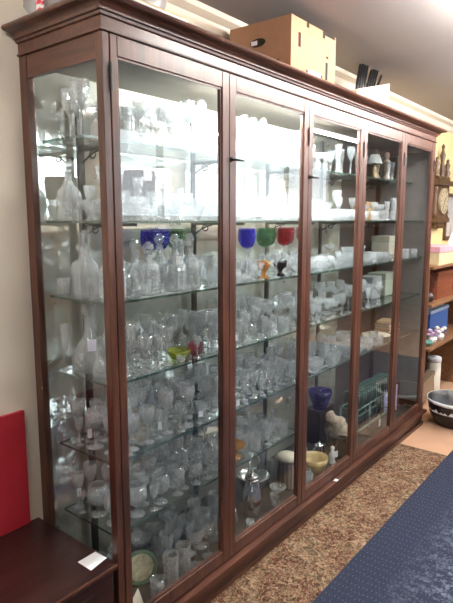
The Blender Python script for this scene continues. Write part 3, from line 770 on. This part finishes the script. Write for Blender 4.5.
special('china_dish', 'shallow cream china dish on fourth shelf between fourth and fifth doors', 'dish', 'fourth', 2.60, .12, .0, lambda t: None) if False else None
special('cream_platter', 'shallow cream china dish on fifth shelf behind fourth door', 'dish', 'fifth', 2.62, .20, .107, plat)

# ------------------------------------------------------------------ fill the shelves
stemsA = [('wine',3),('cutwine',4),('sherry',5),('liqueur',3),('brandy',2),('tumbler',2),('goblet',2)]
D1, D2, D3, D4, D5 = (.04,.62), (.625,1.245), (1.25,1.868), (1.872,2.49), (2.495,3.07)
# hand-placed front pieces that read clearly in the photograph
put('goblet','top', .17,.20, scale=.74); put('goblet','top', .255,.235, scale=.74)
for x, y in ((.46,.10),(.53,.17),(.585,.09),(.40,.17)): 
    if free('fifth', x, y, PROTO['goblet']['r']): put('goblet', 'fifth', x, y, tagd=False)
for x, y in ((.09,.12),(.18,.10),(.185,.20),(.09,.215)): put('brandy', 'sixth', x, y)
for x, y in ((.09,.22),(.16,.25),(.10,.13)): put('cutwine','fifth', x, y)
for x, y in ((.255,.075),(.335,.075),(.415,.08)): put('smalltumbler' if x < .3 else 'cuthigh','bottom', x, y)
for x, y in ((.495,.085),(.58,.08),(.45,.17),(.535,.17),(.62,.16)): put('goblet','bottom', x, y)

fill('top', *D1, [('highball',2),('cutwine',2),('wine',2),('smallvase',2),('goblet',2)], 24, tags=.05)
fill('top', *D2, [('cutwine',2),('decanter',2),('jug',1),('flute',2),('candle',2)], 21, tags=.05)
fill('top', *D3, [('vase',1),('compote',2),('candle',2),('goblet',2)], 16)
fill('top', *D4, [('wine',2),('smallvase',2)], 10)
fill('top', *D5, [('smallvase',2),('candle',1)], 3)
fill('second', *D1, [('bowl',2),('decanter',3),('vase',2),('square',2),('candle',1),('cutwine',2),('compote',1)], 27, tags=.12)
fill('second', *D1, [('tumbler',2),('sherry',3),('salt',1),('dish',1)], 21)
fill('second', *D2, [('bowl',3),('decanter',2),('vase',2),('jug',1),('square',2),('compote',1)], 24, tags=.08)
fill('second', *D2, [('tumbler',2),('sherry',2),('dish',2)], 21)
fill('second', *D3, [('bowl',3),('vase',2),('jug',1),('compote',2),('bell',2)], 22, tags=.06)
fill('second', *D3, [('tumbler',2),('dish',2),('salt',1)], 18)
fill('second', *D4, [('bowl',2),('compote',2),('tumbler',3),('wine',2)], 27)
fill('second', *D5, [('tumbler',2),('smallvase',2),('bell',2)], 10)
fill('third', *D1, [('decanter',4),('square',4),('ships',1),('cruet',2)], 21, tags=.25)
fill('third', *D1, [('sherry',3),('liqueur',3),('tumbler',3),('salt',1)], 35, tags=.03)
fill('third', *D2, [('bowl',3),('dish',3),('compote',2),('tumbler',4)], 26, tags=.04)
fill('third', *D2, [('salt',3),('sherry',3),('liqueur',4)], 35)
fill('third', *D3, [('bowl',3),('dish',3),('tumbler',4),('compote',2)], 29)
fill('third', *D3, [('salt',3),('liqueur',3),('sherry',3)], 22)
fill('third', *D4, [('coupe',3),('bowl',1),('tumbler',3),('dish',2)], 29)
fill('third', *D5, [('dish',2),('tumbler',2)], 5)
fill('fourth', *D1, [('flute',3),('wine',3),('cruet',2),('sherry',5),('liqueur',4),('bell',1)], 67, tags=.08)
fill('fourth', *D2, [('wine',3),('cutwine',4),('sherry',5),('liqueur',3),('tumbler',2)], 67, tags=.05)
fill('fourth', *D3, [('coupe',4),('wine',3),('cutwine',2),('sherry',3)], 51, tags=.03)
fill('fourth', *D4, [('coupe',3),('wine',2),('sherry',2)], 26)
fill('fifth', *D1, [('goblet',3),('cutwine',4),('wine',2),('sherry',4),('flute',2)], 54, tags=.12)
fill('fifth', *D2, [('cutwine',4),('sherry',6),('liqueur',4),('wine',2)], 67, tags=.05)
fill('fifth', *D3, [('tumbler',4),('sherry',4),('dish',2),('cutwine',3)], 51)
fill('fifth', *D4, [('bowl',2),('dish',2),('tumbler',3)], 22)
fill('sixth', *D1, [('cutwine',3),('wine',3),('brandy',2),('sherry',4),('flute',1)], 61, tags=.12)
fill('sixth', *D2, [('tumbler',3),('sherry',5),('liqueur',5),('dish',1)], 67, tags=.04)
fill('bottom', *D1, [('goblet',3),('cuthigh',4),('highball',3),('brandy',2),('compote',1)], 34, tags=.05)
fill('bottom', *D2, [('highball',2),('tumbler',3),('compote',2),('jug',1)], 18)
fill('bottom', *D3, [('tumbler',2),('smallvase',2)], 8)

small = [('sherry',5),('liqueur',4),('salt',2),('smalltumbler',1)]
for sh in ('third','fourth','fifth','sixth'):
    for dd in (D1, D2, D3):
        if sh == 'sixth' and dd is D3: continue
        fill(sh, *dd, small, 40, tags=.03, tries=220)
for dd in (D1, D2, D3): fill('second', *dd, [('sherry',2),('tumbler',2),('salt',1),('liqueur',2)], 14, tries=200)
for dd in (D1, D2): fill('bottom', *dd, [('tumbler',2),('smalltumbler',3),('sherry',3)], 14, tries=200)
from collections import Counter
print('KINDS', Counter(PROTO[p['key']]['name'] for p in PLACED)); print('SHELVES', Counter(p['shelf'] for p in PLACED))
# ------------------------------------------------------------------ names for every glass
def ordw(n):
    base = ['first','second','third','fourth','fifth','sixth','seventh','eighth','ninth','tenth','eleventh','twelfth','thirteenth','fourteenth','fifteenth','sixteenth','seventeenth','eighteenth','nineteenth','twentieth']
    return base[n-1]
def door_of(x):
    return ['first','second','third','fourth','fifth'][max(0, min(4, sum(1 for q in BX[1:5] if x > q)))]
cells = {}
for p in PLACED:
    if p['label']: continue
    z, y0, y1, _ = SH[p['shelf']]; t = (p['y']-y0)/(y1-y0)
    p['row'] = 'front' if t < .40 else ('middle' if t < .68 else 'back')
    p['door'] = door_of(p['x'])
    cells.setdefault((p['shelf'], p['door'], PROTO[p['key']]['desc'], p['tagd']), []).append(p)
for (sh, dr, desc, tg), ps in cells.items():
    where = ('on cabinet floor' if sh == 'bottom' else f'on {sh} shelf') + f' behind {dr} door'
    dsc = ('tagged ' if tg else '') + desc
    if len(ps) == 1: ps[0]['label'] = f'only {dsc} {where}'; continue
    rows = {}
    for p in ps: rows.setdefault(p['row'], []).append(p)
    for rw, q in rows.items():
        q.sort(key=lambda p: p['x'])
        for i, p in enumerate(q):
            sw = 'cabinet floor' if sh == 'bottom' else f'{sh} shelf'
            if len(q) == 1: p['label'] = f'{dsc} alone in {rw} row of {sw}, {dr} door'
            else: p['label'] = f'{ordw(i+1)} {dsc} from left, {rw} row, {sw}, {dr} door'
for p in PLACED:
    P = PROTO[p['key']]; o = p['o']
    o['label'] = p['label']; o['category'] = P['cat']
    o['group'] = P['plural'] + (' on the cabinet floor' if p['shelf'] == 'bottom' else f" on the {p['shelf']} shelf")
for P in PROTO.values():
    if not P['used']:
        for ch in list(P['root'].children): bpy.data.objects.remove(ch)
        bpy.data.objects.remove(P['root'])
    else:
        for ch in list(P['root'].children): bpy.data.objects.remove(ch)
        bpy.data.objects.remove(P['root'])
print('GLASSES', len(PLACED))

# ------------------------------------------------------------------ on top of the cabinet
ZT = Z_FR+.0495
def carton(t):
    w, d, h = .438, .36, .278
    b = new_bm()
    add_box(b, -w/2, w/2, -d/2, -d/2+.004, 0, h); add_box(b, -w/2, w/2, d/2-.004, d/2, 0, h)
    add_box(b, -w/2, -w/2+.004, -d/2+.004, d/2-.004, 0, h); add_box(b, w/2-.004, w/2, -d/2+.004, d/2-.004, 0, h)
    add_box(b, -w/2+.004, w/2-.004, -d/2+.004, d/2-.004, 0, .004)
    add_box(b, -w/2+.004, w/2-.004, -d/2+.004, -.001, h-.006, h-.002); add_box(b, -w/2+.004, w/2-.004, .001, d/2-.004, h-.006, h-.002)
    obj('carton_shell', b, CARD, t)
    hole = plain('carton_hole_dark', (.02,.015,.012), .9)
    # hand hole in the near end, with folded white flap inside
    b = new_bm()
    n = 20; pts = []
    for k in range(n):
        a = 2*PI*k/n; pts.append(((.045 if True else 0)*math.cos(a), .020*math.sin(a)))
    vs0 = [b.verts.new((-w/2-.0012, .01+px, .185+pz)) for px, pz in pts]; vs1 = [b.verts.new((-w/2+.0005, .01+px, .185+pz)) for px, pz in pts]
    b.faces.new(vs0); b.faces.new(vs1[::-1])
    for k in range(n): b.faces.new((vs0[k], vs0[(k+1)%n], vs1[(k+1)%n], vs1[k]))
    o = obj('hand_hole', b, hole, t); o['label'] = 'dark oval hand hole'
    b = new_bm(); add_box(b, -w/2-.002, -w/2-.0013, .012, .048, .176, .196); o = obj('hole_flap', b, PAPER, t); o['label'] = 'white paper showing in the hand hole'
    for (x, z0, z1) in ((-.145,.15,.215),(.125,.05,.135),(.13,.155,.165)):
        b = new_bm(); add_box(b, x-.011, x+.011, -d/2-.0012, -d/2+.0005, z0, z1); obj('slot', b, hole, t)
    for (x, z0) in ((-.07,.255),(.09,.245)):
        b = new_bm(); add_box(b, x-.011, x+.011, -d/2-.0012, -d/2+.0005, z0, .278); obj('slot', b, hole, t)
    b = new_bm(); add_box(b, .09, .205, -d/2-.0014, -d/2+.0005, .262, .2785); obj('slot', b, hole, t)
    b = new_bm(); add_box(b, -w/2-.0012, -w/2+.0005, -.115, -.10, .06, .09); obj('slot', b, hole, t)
    b = new_bm(); add_box(b, -.06, .065, -d/2-.0012, -d/2+.0005, .028, .066); o = obj('box_label', b, PAPER, t); o['label'] = 'white printed label'
    for x in (-.07, .075):
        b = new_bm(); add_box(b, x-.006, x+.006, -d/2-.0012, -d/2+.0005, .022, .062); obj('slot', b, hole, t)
    b = new_bm()
    for (x0, x1, z) in ((-.07,.085,.237),): add_box(b, x0, x1, -d/2-.0008, -d/2+.0003, z, z+.002)
    obj('crease', b, plain('carton_crease', (.36,.17,.08), .8), t)
t = thing('cardboard_carton', 'brown cardboard produce carton with slots standing on the cabinet top', 'box', (1.372, .23, ZT)); carton(t)

# cream wedge carton with black bristly rack sticking up behind it
t = thing('magazine_file', 'cream wedge shaped card holder on cabinet top past the carton', 'holder', (2.10, .10, ZT))
b = new_bm()
def wedge(b, x0, x1, y0, y1, za, zb):
    v = [b.verts.new(p) for p in ((x0,y0,0),(x1,y0,0),(x1,y1,0),(x0,y1,0),(x0,y0,za),(x1,y0,zb),(x1,y1,zb),(x0,y1,za))]
    for q in ((3,2,1,0),(0,1,5,4),(1,2,6,5),(2,3,7,6),(3,0,4,7)): b.faces.new([v[i] for i in q])
wedge(b, -.24, .22, -.05, .05, .07, .185)
o = obj('card_shell', b, plain('cream_board', (.66,.52,.38), .75, 0, .05), t); md = o.modifiers.new('s','SOLIDIFY'); md.thickness = .003
t = thing('toast_rack', 'black spiky slatted rack sticking up behind the cream card holder', 'rack', (2.30, .235, ZT))
b = new_bm(); add_box(b, -.16, .16, -.04, .04, 0, .05); bev(b, .004, 1); obj('base', b, BLACKP, t)
for k in range(9):
    b = new_bm(); x = -.12+.03*k; le = .22+.022*((k*5) % 4)
    tube(b, [(x, -.02, .048), (x+.05+.006*k, -.01, .10+le*.5), (x+.10+.012*k, 0, .10+le)], .009, 6, [.011,.012,.007]); obj('prong', b, BLACKP, t)
# plastic bag with red and white tape at the near end
PLAST = thin_glass('cloudy_plastic_wrap', (.72,.72,.72), .12, .5, .15, .8, 14, .45, (.55,.55,.56))
t = thing('plastic_parcel', 'parcel in cloudy plastic with red and white tape on cabinet end', 'parcel', (.20, .25, ZT))
b = new_bm(); bmesh.ops.create_cube(b, size=1); bmesh.ops.subdivide_edges(b, edges=list(b.edges), cuts=5, use_grid_fill=True)
for v in b.verts:
    q = v.co.copy(); k = .93+.14*random.random()*(1 if q.z > -.45 else .2)
    v.co = Vector((q.x*.38*k, q.y*.30*k, (q.z+.5)*.17*(k if q.z > -.45 else 1)))
for f in b.faces: f.smooth = True
obj('wrapping', b, PLAST, t)
def tape_mat():
    m, nt, out = mat('red_white_tape'); p = nt.nodes.new('ShaderNodeBsdfPrincipled')
    w = nt.nodes.new('ShaderNodeTexNoise'); w.inputs['Scale'].default_value = 28; w.inputs['Detail'].default_value = 1
    nt.links.new(coords(nt, (1,1,3)), w.inputs['Vector'])
    c = ramp(nt, [(.47,(.62,.03,.07)),(.53,(.75,.70,.70))], w.outputs['Fac']); nt.links.new(c, p.inputs['Base Color'])
    p.inputs['Roughness'].default_value = .4; nt.links.new(p.outputs[0], out.inputs[0]); return m
TAPE = tape_mat()
b = new_bm(); add_box(b, -.212, -.209, .022, .064, 0, .188); add_box(b, -.212, .212, .022, .064, .188, .191); add_box(b, .209, .212, .022, .064, 0, .188)
o = obj('tape', b, TAPE, t); o['label'] = 'red and white printed tape'
t = thing('yellow_folder', 'yellow card folder lying beside the plastic parcel', 'folder', (.26, .055, ZT))
b = new_bm(); add_box(b, -.16, .16, -.03, .03, 0, .05); bev(b, .002, 1); obj('cover', b, plain('yellow_card', (.70,.52,.22), .7), t)
b = new_bm(); add_box(b, -.1605, .155, -.0305, .0305, .006, .044); obj('pages', b, PAPER, t)

# ------------------------------------------------------------------ the low chest and the red panel at the near end
t = thing('low_chest', 'low dark mahogany chest standing against the cabinet end', 'chest', (-.60, .225, 0))
b = new_bm(); add_box(b, -.58, .585, -.215, .215, .03, .42); bev(b, .003, 1); obj('chest_body', b, CHEST, t)
b = new_bm(); add_box(b, -.595, .592, -.232, .249, .4205, .445); bev(b, .004, 2); obj('top', b, CHEST, t)
b = new_bm(); add_box(b, -.59, .589, -.236, -.2325, .434, .442); o = obj('edge_bead', b, CHEST_L, t); o['label'] = 'lighter worn front edge'
b = new_bm(); add_box(b, -.585, .588, -.225, .22, 0, .0295); obj('plinth', b, CHEST, t)
b = new_bm(); add_box(b, -.50, .50, -.2205, -.2155, .08, .37); add_box(b, -.46, .46, -.2225, -.2205, .12, .33); obj('front_panel', b, CHEST, t)
t = thing('name_card', 'blank white card lying on the chest beside the cabinet post', 'card', (-.062, .064, .4454), .0)
b = new_bm(); v = [b.verts.new(p) for p in ((-.030,.040,0),(.046,.040,0),(.048,-.020,0),(-.030,-.034,0))]; f = b.faces.new(v)
r = bmesh.ops.extrude_face_region(b, geom=[f]); bmesh.ops.translate(b, verts=[q for q in r['geom'] if isinstance(q, bmesh.types.BMVert)], vec=(0,0,.001))
obj('card', b, PAPER, t)
b = new_bm(); add_box(b, -.98, -.052, YB-.018, YB-.002, .4456, .905); bev(b, .002, 1)
tag(obj('felt_board', b, plain('red_felt_board', (.42,.012,.025), .7, 0, .08, 4)), 'crimson red board on the wall above the low chest', 'board')

# ------------------------------------------------------------------ beyond the far end of the cabinet
t = thing('open_shelf_unit', 'brown wooden open shelf unit past the far end of the cabinet', 'shelves', (3.20, 0, 0))
ZS = (.57, .93, 1.235)
b = new_bm(); add_box(b, .0, .03, .03, .40, 0, 1.26); obj('side_panel', b, OAK, t)
b = new_bm(); add_box(b, 1.27, 1.30, .03, .40, 0, 1.26); obj('side_panel', b, OAK, t)
for z in ZS:
    b = new_bm(); add_box(b, .031, 1.269, -.0, .40, z, z+.025); bev(b, .003, 1); obj('shelf', b, OAK, t)
b = new_bm(); add_box(b, .031, 1.269, .401, .41, 0, 1.26); obj('back_board', b, CHEST, t)
def simple(name, label, cat, loc, parts, rotz=0, group=None):
    t = thing(name, label, cat, loc, rotz, group)
    for nm, bm, m in parts: obj(nm, bm, m, t)
    return t
def boxbm(x0,x1,y0,y1,z0,z1,bv=.003):
    b = new_bm(); add_box(b,x0,x1,y0,y1,z0,z1)
    if bv: bev(b, bv, 1)
    return b
def lat(prof, n=20, mod=None, flat=False):
    b = new_bm(); lathe(b, prof, n, mod, flat=flat); return b
LV = plain('lilac_card', (.55,.42,.55), .6); PST = plain('pastel_yellow', (.66,.56,.34), .6); PKK = plain('pink_card', (.68,.35,.42), .6)
simple('gift_box', 'pastel gift box with a pink lid on the highest open shelf', 'box', (3.62,.105,ZS[2]+.0256), [('box_body', boxbm(-.26,.26,-.10,.10,0,.10), PST), ('lid', boxbm(-.265,.265,-.105,.105,.1005,.15), PKK)])
simple('red_cushion', 'russet velvet cushion against the far end of the cabinet', 'cushion', (3.56,.305,ZS[2]+.0256), [('cushion', lat([(0,0),(.06,.004),(.085,.05),(.09,.14),(.08,.26),(.05,.34),(0,.36)], 20), plain('russet_velvet', (.20,.045,.03), .8, 0, .2, 20))])
simple('paper_roll', 'white paper roll leaning across the highest open shelf', 'roll', (3.98,.14,ZS[2]+.0256), [('roll', (lambda b: (tube(b, [(-.06,.0,.026),(.30,.0,.30)], .025, 14), b)[1])(new_bm()), PAPER)])
simple('glass_dome', 'small dark glass paperweight under the highest open shelf', 'paperweight', (3.40,.09,ZS[1]+.0256), [('paperweight', lat([(0,0),(.03,0),(.045,.02),(.045,.05),(.028,.075),(0,.082)], 18), BLACKP)])
simple('white_box', 'white card box with overhanging lid on the middle open shelf', 'box', (3.34,.19,ZS[1]+.0256), [('box_body', boxbm(-.05,.05,-.04,.04,0,.13), PAPER), ('lid', boxbm(-.058,.075,-.048,.048,.1305,.155), PAPER)])
simple('wooden_case', 'reddish wooden case on the middle open shelf', 'case', (3.75,.18,ZS[1]+.0256), [('case_body', boxbm(-.22,.22,-.12,.12,0,.20), wood('red_case', (.12,.03,.015),(.30,.09,.045),0)), ('lid', boxbm(-.225,.225,-.125,.125,.2005,.235), wood('red_case_lid', (.10,.025,.012),(.26,.08,.04),0))])
simple('blue_box', 'bright blue plastic box on the lowest open shelf', 'box', (3.83,.22,ZS[0]+.0256), [('box_body', boxbm(-.25,.25,-.10,.10,0,.22), plain('blue_plastic', (.05,.14,.42), .4)), ('lid', boxbm(-.255,.255,-.105,.105,.2205,.25), plain('blue_lid', (.42,.52,.68), .4))])
def posy(name, lab, loc, col, n):
    t = thing(name, lab, 'ornament', loc)
    obj('pot', lat([(0,0),(.03,0),(.04,.03),(.036,.05),(0,.05)], 16), PAPER, t)
    b = new_bm()
    for k in range(n):
        a = 2*PI*k/n; m = Matrix.Translation((.032*math.cos(a)*(k%2*.4+.7), .032*math.sin(a)*(k%2*.4+.7), .07+.015*(k%3))) @ Matrix.Diagonal((1,1,.7,1))
        bmesh.ops.create_icosphere(b, subdivisions=2, radius=.024, matrix=m)
    for f in b.faces: f.smooth = True
    obj('blossom', b, plain('china_'+str(col[0]), col, .35, 0, .3, 40), t)
posy('china_posy', 'lilac and white china flower posy in front of the blue box', (3.50,.07,ZS[0]+.0256), (.52,.36,.55), 7)
posy('china_posy', 'cream china flower posy beside the lilac one', (3.66,.06,ZS[0]+.0256), (.66,.60,.52), 6)
simple('teal_dish', 'teal green dish on the lowest open shelf by the cabinet', 'dish', (3.36,.07,ZS[0]+.0256), [('dish', lat([(0,0),(.03,0),(.05,.02),(.055,.035),(.05,.035),(0,.008)], 18), plain('teal_glaze', (.10,.30,.27), .3))])
simple('cream_cylinder', 'tall cream cylinder canister standing on the floor under the shelves', 'canister', (3.88,.16,.0), [('canister_body', lat([(0,0),(.06,0),(.062,.005),(.062,.34),(0,.34)], 24), CREAM), ('lid', lat([(0,.3405),(.065,.3405),(.065,.375),(.06,.382),(0,.384)], 24), PAPER)])
simple('grey_jar', 'dark grey round jar beside the cream cylinder', 'jar', (3.70,.29,.0), [('jar_body', lat([(0,0),(.07,0),(.10,.08),(.10,.22),(.07,.30),(0,.30)], 24), plain('slate_glaze', (.10,.10,.11), .5)), ('lid', lat([(0,.3005),(.075,.3005),(.07,.32),(.02,.33),(.018,.35),(0,.352)], 20), plain('slate_lid', (.12,.12,.13), .5))])
t = thing('cardboard_tray', 'tilted cardboard tray behind the black tub', 'tray', (3.57,.145,.0))
b = new_bm(); add_box(b, -.22, .22, -.03, .03, .0, .15); add_box(b, -.24, .24, -.034, .034, .15, .185)
bmesh.ops.rotate(b, verts=list(b.verts), cent=(0,0,0), matrix=Matrix.Rotation(-.22, 3, 'Y')); z0 = min(v.co.z for v in b.verts); bmesh.ops.translate(b, verts=list(b.verts), vec=(0,0,-z0+.0005))
obj('tray_body', b, plain('worn_cardboard', (.28,.19,.12), .85, 0, .15), t)
t = thing('black_tub', 'round black tub with a crumpled white lining on the floor', 'tub', (3.295,-.21,0))
obj('tub_body', lat([(0,0),(.12,0),(.165,.03),(.20,.10),(.212,.19),(.216,.215),(.206,.215),(.19,.10),(.11,.02),(0,.02)], 32), BLACKP, t)
b = new_bm()
lathe(b, [(.204,.12),(.206,.19),(.2195,.2165),(.221,.195),(.2175,.188)], 48, lambda k, r, z: r*(1+.006*math.sin(k*2.3)+.004*math.sin(k*5.1)) if r < .2035 or z < .18 else r)
bmesh.ops.translate(b, verts=list(b.verts), vec=(0,0,.0015))
o = obj('lining', b, plain('white_plastic_lining', (.62,.64,.68), .45, 0, .25, 25), t); o['label'] = 'white crumpled plastic lining at the rim'

# carved wall clock
DK = wood('carved_walnut', (.035,.018,.010), (.13,.07,.035), 2, .4)
t = thing('wall_clock', 'carved dark wooden clock with cream dial on the yellow wall', 'clock', (4.66, YB-.001, 1.80))
b = new_bm()
for (z, w, h, d) in ((-.26,.10,.06,.07),(-.20,.19,.05,.09),(.17,.22,.05,.10),(.22,.17,.03,.08)): add_box(b, -w, w, -d, 0, z, z+h)
add_box(b, -.155, .155, -.065, 0, -.15, .17)
obj('case', b, DK, t)
for sx in (-.18, .18):
    b = new_bm()
    lathe(b, [(0,-.15),(.026,-.15),(.02,-.12),(.028,-.10),(.016,-.06),(.02,.0),(.026,.06),(.016,.10),(.026,.13),(.02,.168),(0,.168)], 12, None, sx, -.05)
    obj('column', b, DK, t)
for (x, hh) in ((-.17,.20),(0,.34),(.17,.20)):
    b = new_bm()
    lathe(b, [(0,.25),(.035,.25),(.02,.27),(.034,.30),(.018,.25+hh*.45),(.028,.25+hh*.65),(.012,.25+hh*.8),(.018,.25+hh*.9),(0,.25+hh)], 12, None, x, -.045)
    obj('finial', b, DK, t)
b = new_bm(); bmesh.ops.create_cone(b, cap_ends=True, segments=40, radius1=.128, radius2=.128, depth=.02, matrix=Matrix.Translation((0,-.076,.015)) @ Matrix.Rotation(PI/2,4,'X'))
o = obj('dial', b, plain('cream_dial', (.46,.38,.25), .4, 0, .05), t)
b = new_bm()
for k in range(12):
    a = 2*PI*k/12; m = Matrix.Translation((.104*math.sin(a), -.0868, .015+.104*math.cos(a))) @ Matrix.Rotation(a, 4, 'Y')
    bmesh.ops.create_cube(b, size=1, matrix=m @ Matrix.Diagonal((.009,.001,.026,1)))
obj('hour_marks', b, BLACKM, o)
b = new_bm()
for a, l, w in ((.9,.062,.009),(3.6,.092,.006)):
    m = Matrix.Translation((0,-.088,.015)) @ Matrix.Rotation(a,4,'Y') @ Matrix.Translation((0,0,l/2)) @ Matrix.Diagonal((w,.0014,l,1)); bmesh.ops.create_cube(b, size=1, matrix=m)
obj('hand', b, BLACKM, o)
# small framed picture hung past the clock
t = thing('hanging_picture', 'dark framed picture on the yellow wall past the clock', 'picture', (5.14, YB-.001, 1.66))
b = new_bm()
for q in ((-.2,-.16,-.25,.25),(.16,.2,-.25,.25)): add_box(b, q[0], q[1], -.025, 0, q[2], q[3])
for q in ((-.25,-.21),(.21,.25)): add_box(b, -.16, .16, -.025, 0, q[0], q[1])
obj('frame', b, DK, t)
b = new_bm(); add_box(b, -.16, .16, -.012, 0, -.21, .21); obj('picture', b, plain('faded_print', (.42,.40,.42), .5, 0, .35, 7), t)

# ------------------------------------------------------------------ lamps
TUBE = emit('fluorescent_tube', (1.0,.95,.90), 115.0)
TUBE2 = emit('bright_fluorescent_tube', (1.0,.93,.86), 115.0)
def fluo(x, y, ln, lab, tm=None):
    t = thing('ceiling_light', lab, 'ceiling light', (x, y, H), 0, 'fluorescent ceiling lights')
    obj('fitting', boxbm(-ln/2,ln/2,-.05,.05,-.045,-.0005), plain('white_enamel', (.75,.75,.75), .4), t)
    b = new_bm(); tube(b, [(-ln/2+.03,0,-.068),(ln/2-.03,0,-.068)], .018, 12); obj('tube', b, tm or TUBE, t)
fluo(4.6, -1.55, 1.5, 'white fluorescent strip light on ceiling above the blue runner')
fluo(.85, -2.4, 1.1, 'added unseen fluorescent fill light on ceiling along the shop window wall')  # fill lamp added out of view to light the lower shelves
fluo(-1.25, -.22, 1.0, 'added unseen fluorescent fill light on ceiling facing the low chest')  # lamp added out of view to brighten the cream wall
fluo(1.55, -.70, 1.4, 'white fluorescent strip light on ceiling facing the first doors', TUBE2)
fluo(3.1, -.70, 1.4, 'white fluorescent strip light on ceiling facing the far doors', TUBE2)
t = thing('strip_light', 'slim strip light under the cabinet top behind second and third doors', 'strip light', (1.20, .045, 2.1645))
obj('fitting', boxbm(-.62,.62,-.016,.016,-.006,-.0005), plain('white_enamel_strip', (.75,.75,.75), .4), t)
b = new_bm(); tube(b, [(-.60,0,-.0142),(.60,0,-.0142)], .008, 10); obj('tube', b, emit('strip_tube', (.93,1.0,.97), 430.0), t)
t = thing('pendant_lamp', 'warm pendant lamp hanging past the far end of the cabinet', 'lamp', (5.6, -.55, H))
obj('cord', (lambda b: (tube(b, [(0,0,-.001),(0,0,-.30)], .004, 6), b)[1])(new_bm()), BLACKM, t)
obj('lamp_shade', lat([(.05,-.29),(.16,-.46),(.155,-.46),(.045,-.295)], 24), CREAM, t)
b = new_bm(); bmesh.ops.create_uvsphere(b, u_segments=16, v_segments=10, radius=.045, matrix=Matrix.Translation((0,0,-.37))); obj('bulb', b, emit('warm_bulb', (1.0,.72,.36), 420.0), t)

wd = bpy.data.worlds.new('World'); S.world = wd; wd.use_nodes = True
wd.node_tree.nodes['Background'].inputs[0].default_value = (.8,.85,.95,1); wd.node_tree.nodes['Background'].inputs[1].default_value = .3

# ------------------------------------------------------------------ camera
cam = bpy.data.cameras.new('camera'); co = bpy.data.objects.new('camera', cam); COL.objects.link(co)
f = 545.0; p = math.atan(81/f); az = math.radians(38.5)
co.location = (-1.1318, -1.3839, 1.62)
F0 = Vector((math.cos(az), math.sin(az), 0)); R = Vector((math.sin(az), -math.cos(az), 0))
F = F0*math.cos(p) - Vector((0,0,1))*math.sin(p); U = R.cross(F)
M = Matrix((R, U, -F)).transposed().to_4x4(); M.translation = co.location
co.matrix_world = M
cam.sensor_fit = 'AUTO'; cam.sensor_width = 36.0; cam.lens = f/603*36.0; cam.clip_start = .05
S.camera = co
S.view_settings.view_transform = 'Standard'; S.view_settings.look = 'None'; S.view_settings.gamma = 1; S.view_settings.exposure = 0.85
S.view_settings.use_curve_mapping = False
c = S.cycles
c.max_bounces = 48; c.diffuse_bounces = 4; c.glossy_bounces = 12; c.transmission_bounces = 40; c.transparent_max_bounces = 128
c.caustics_reflective = False; c.caustics_refractive = False; c.blur_glossy = .6; c.sample_clamp_indirect = 8.0
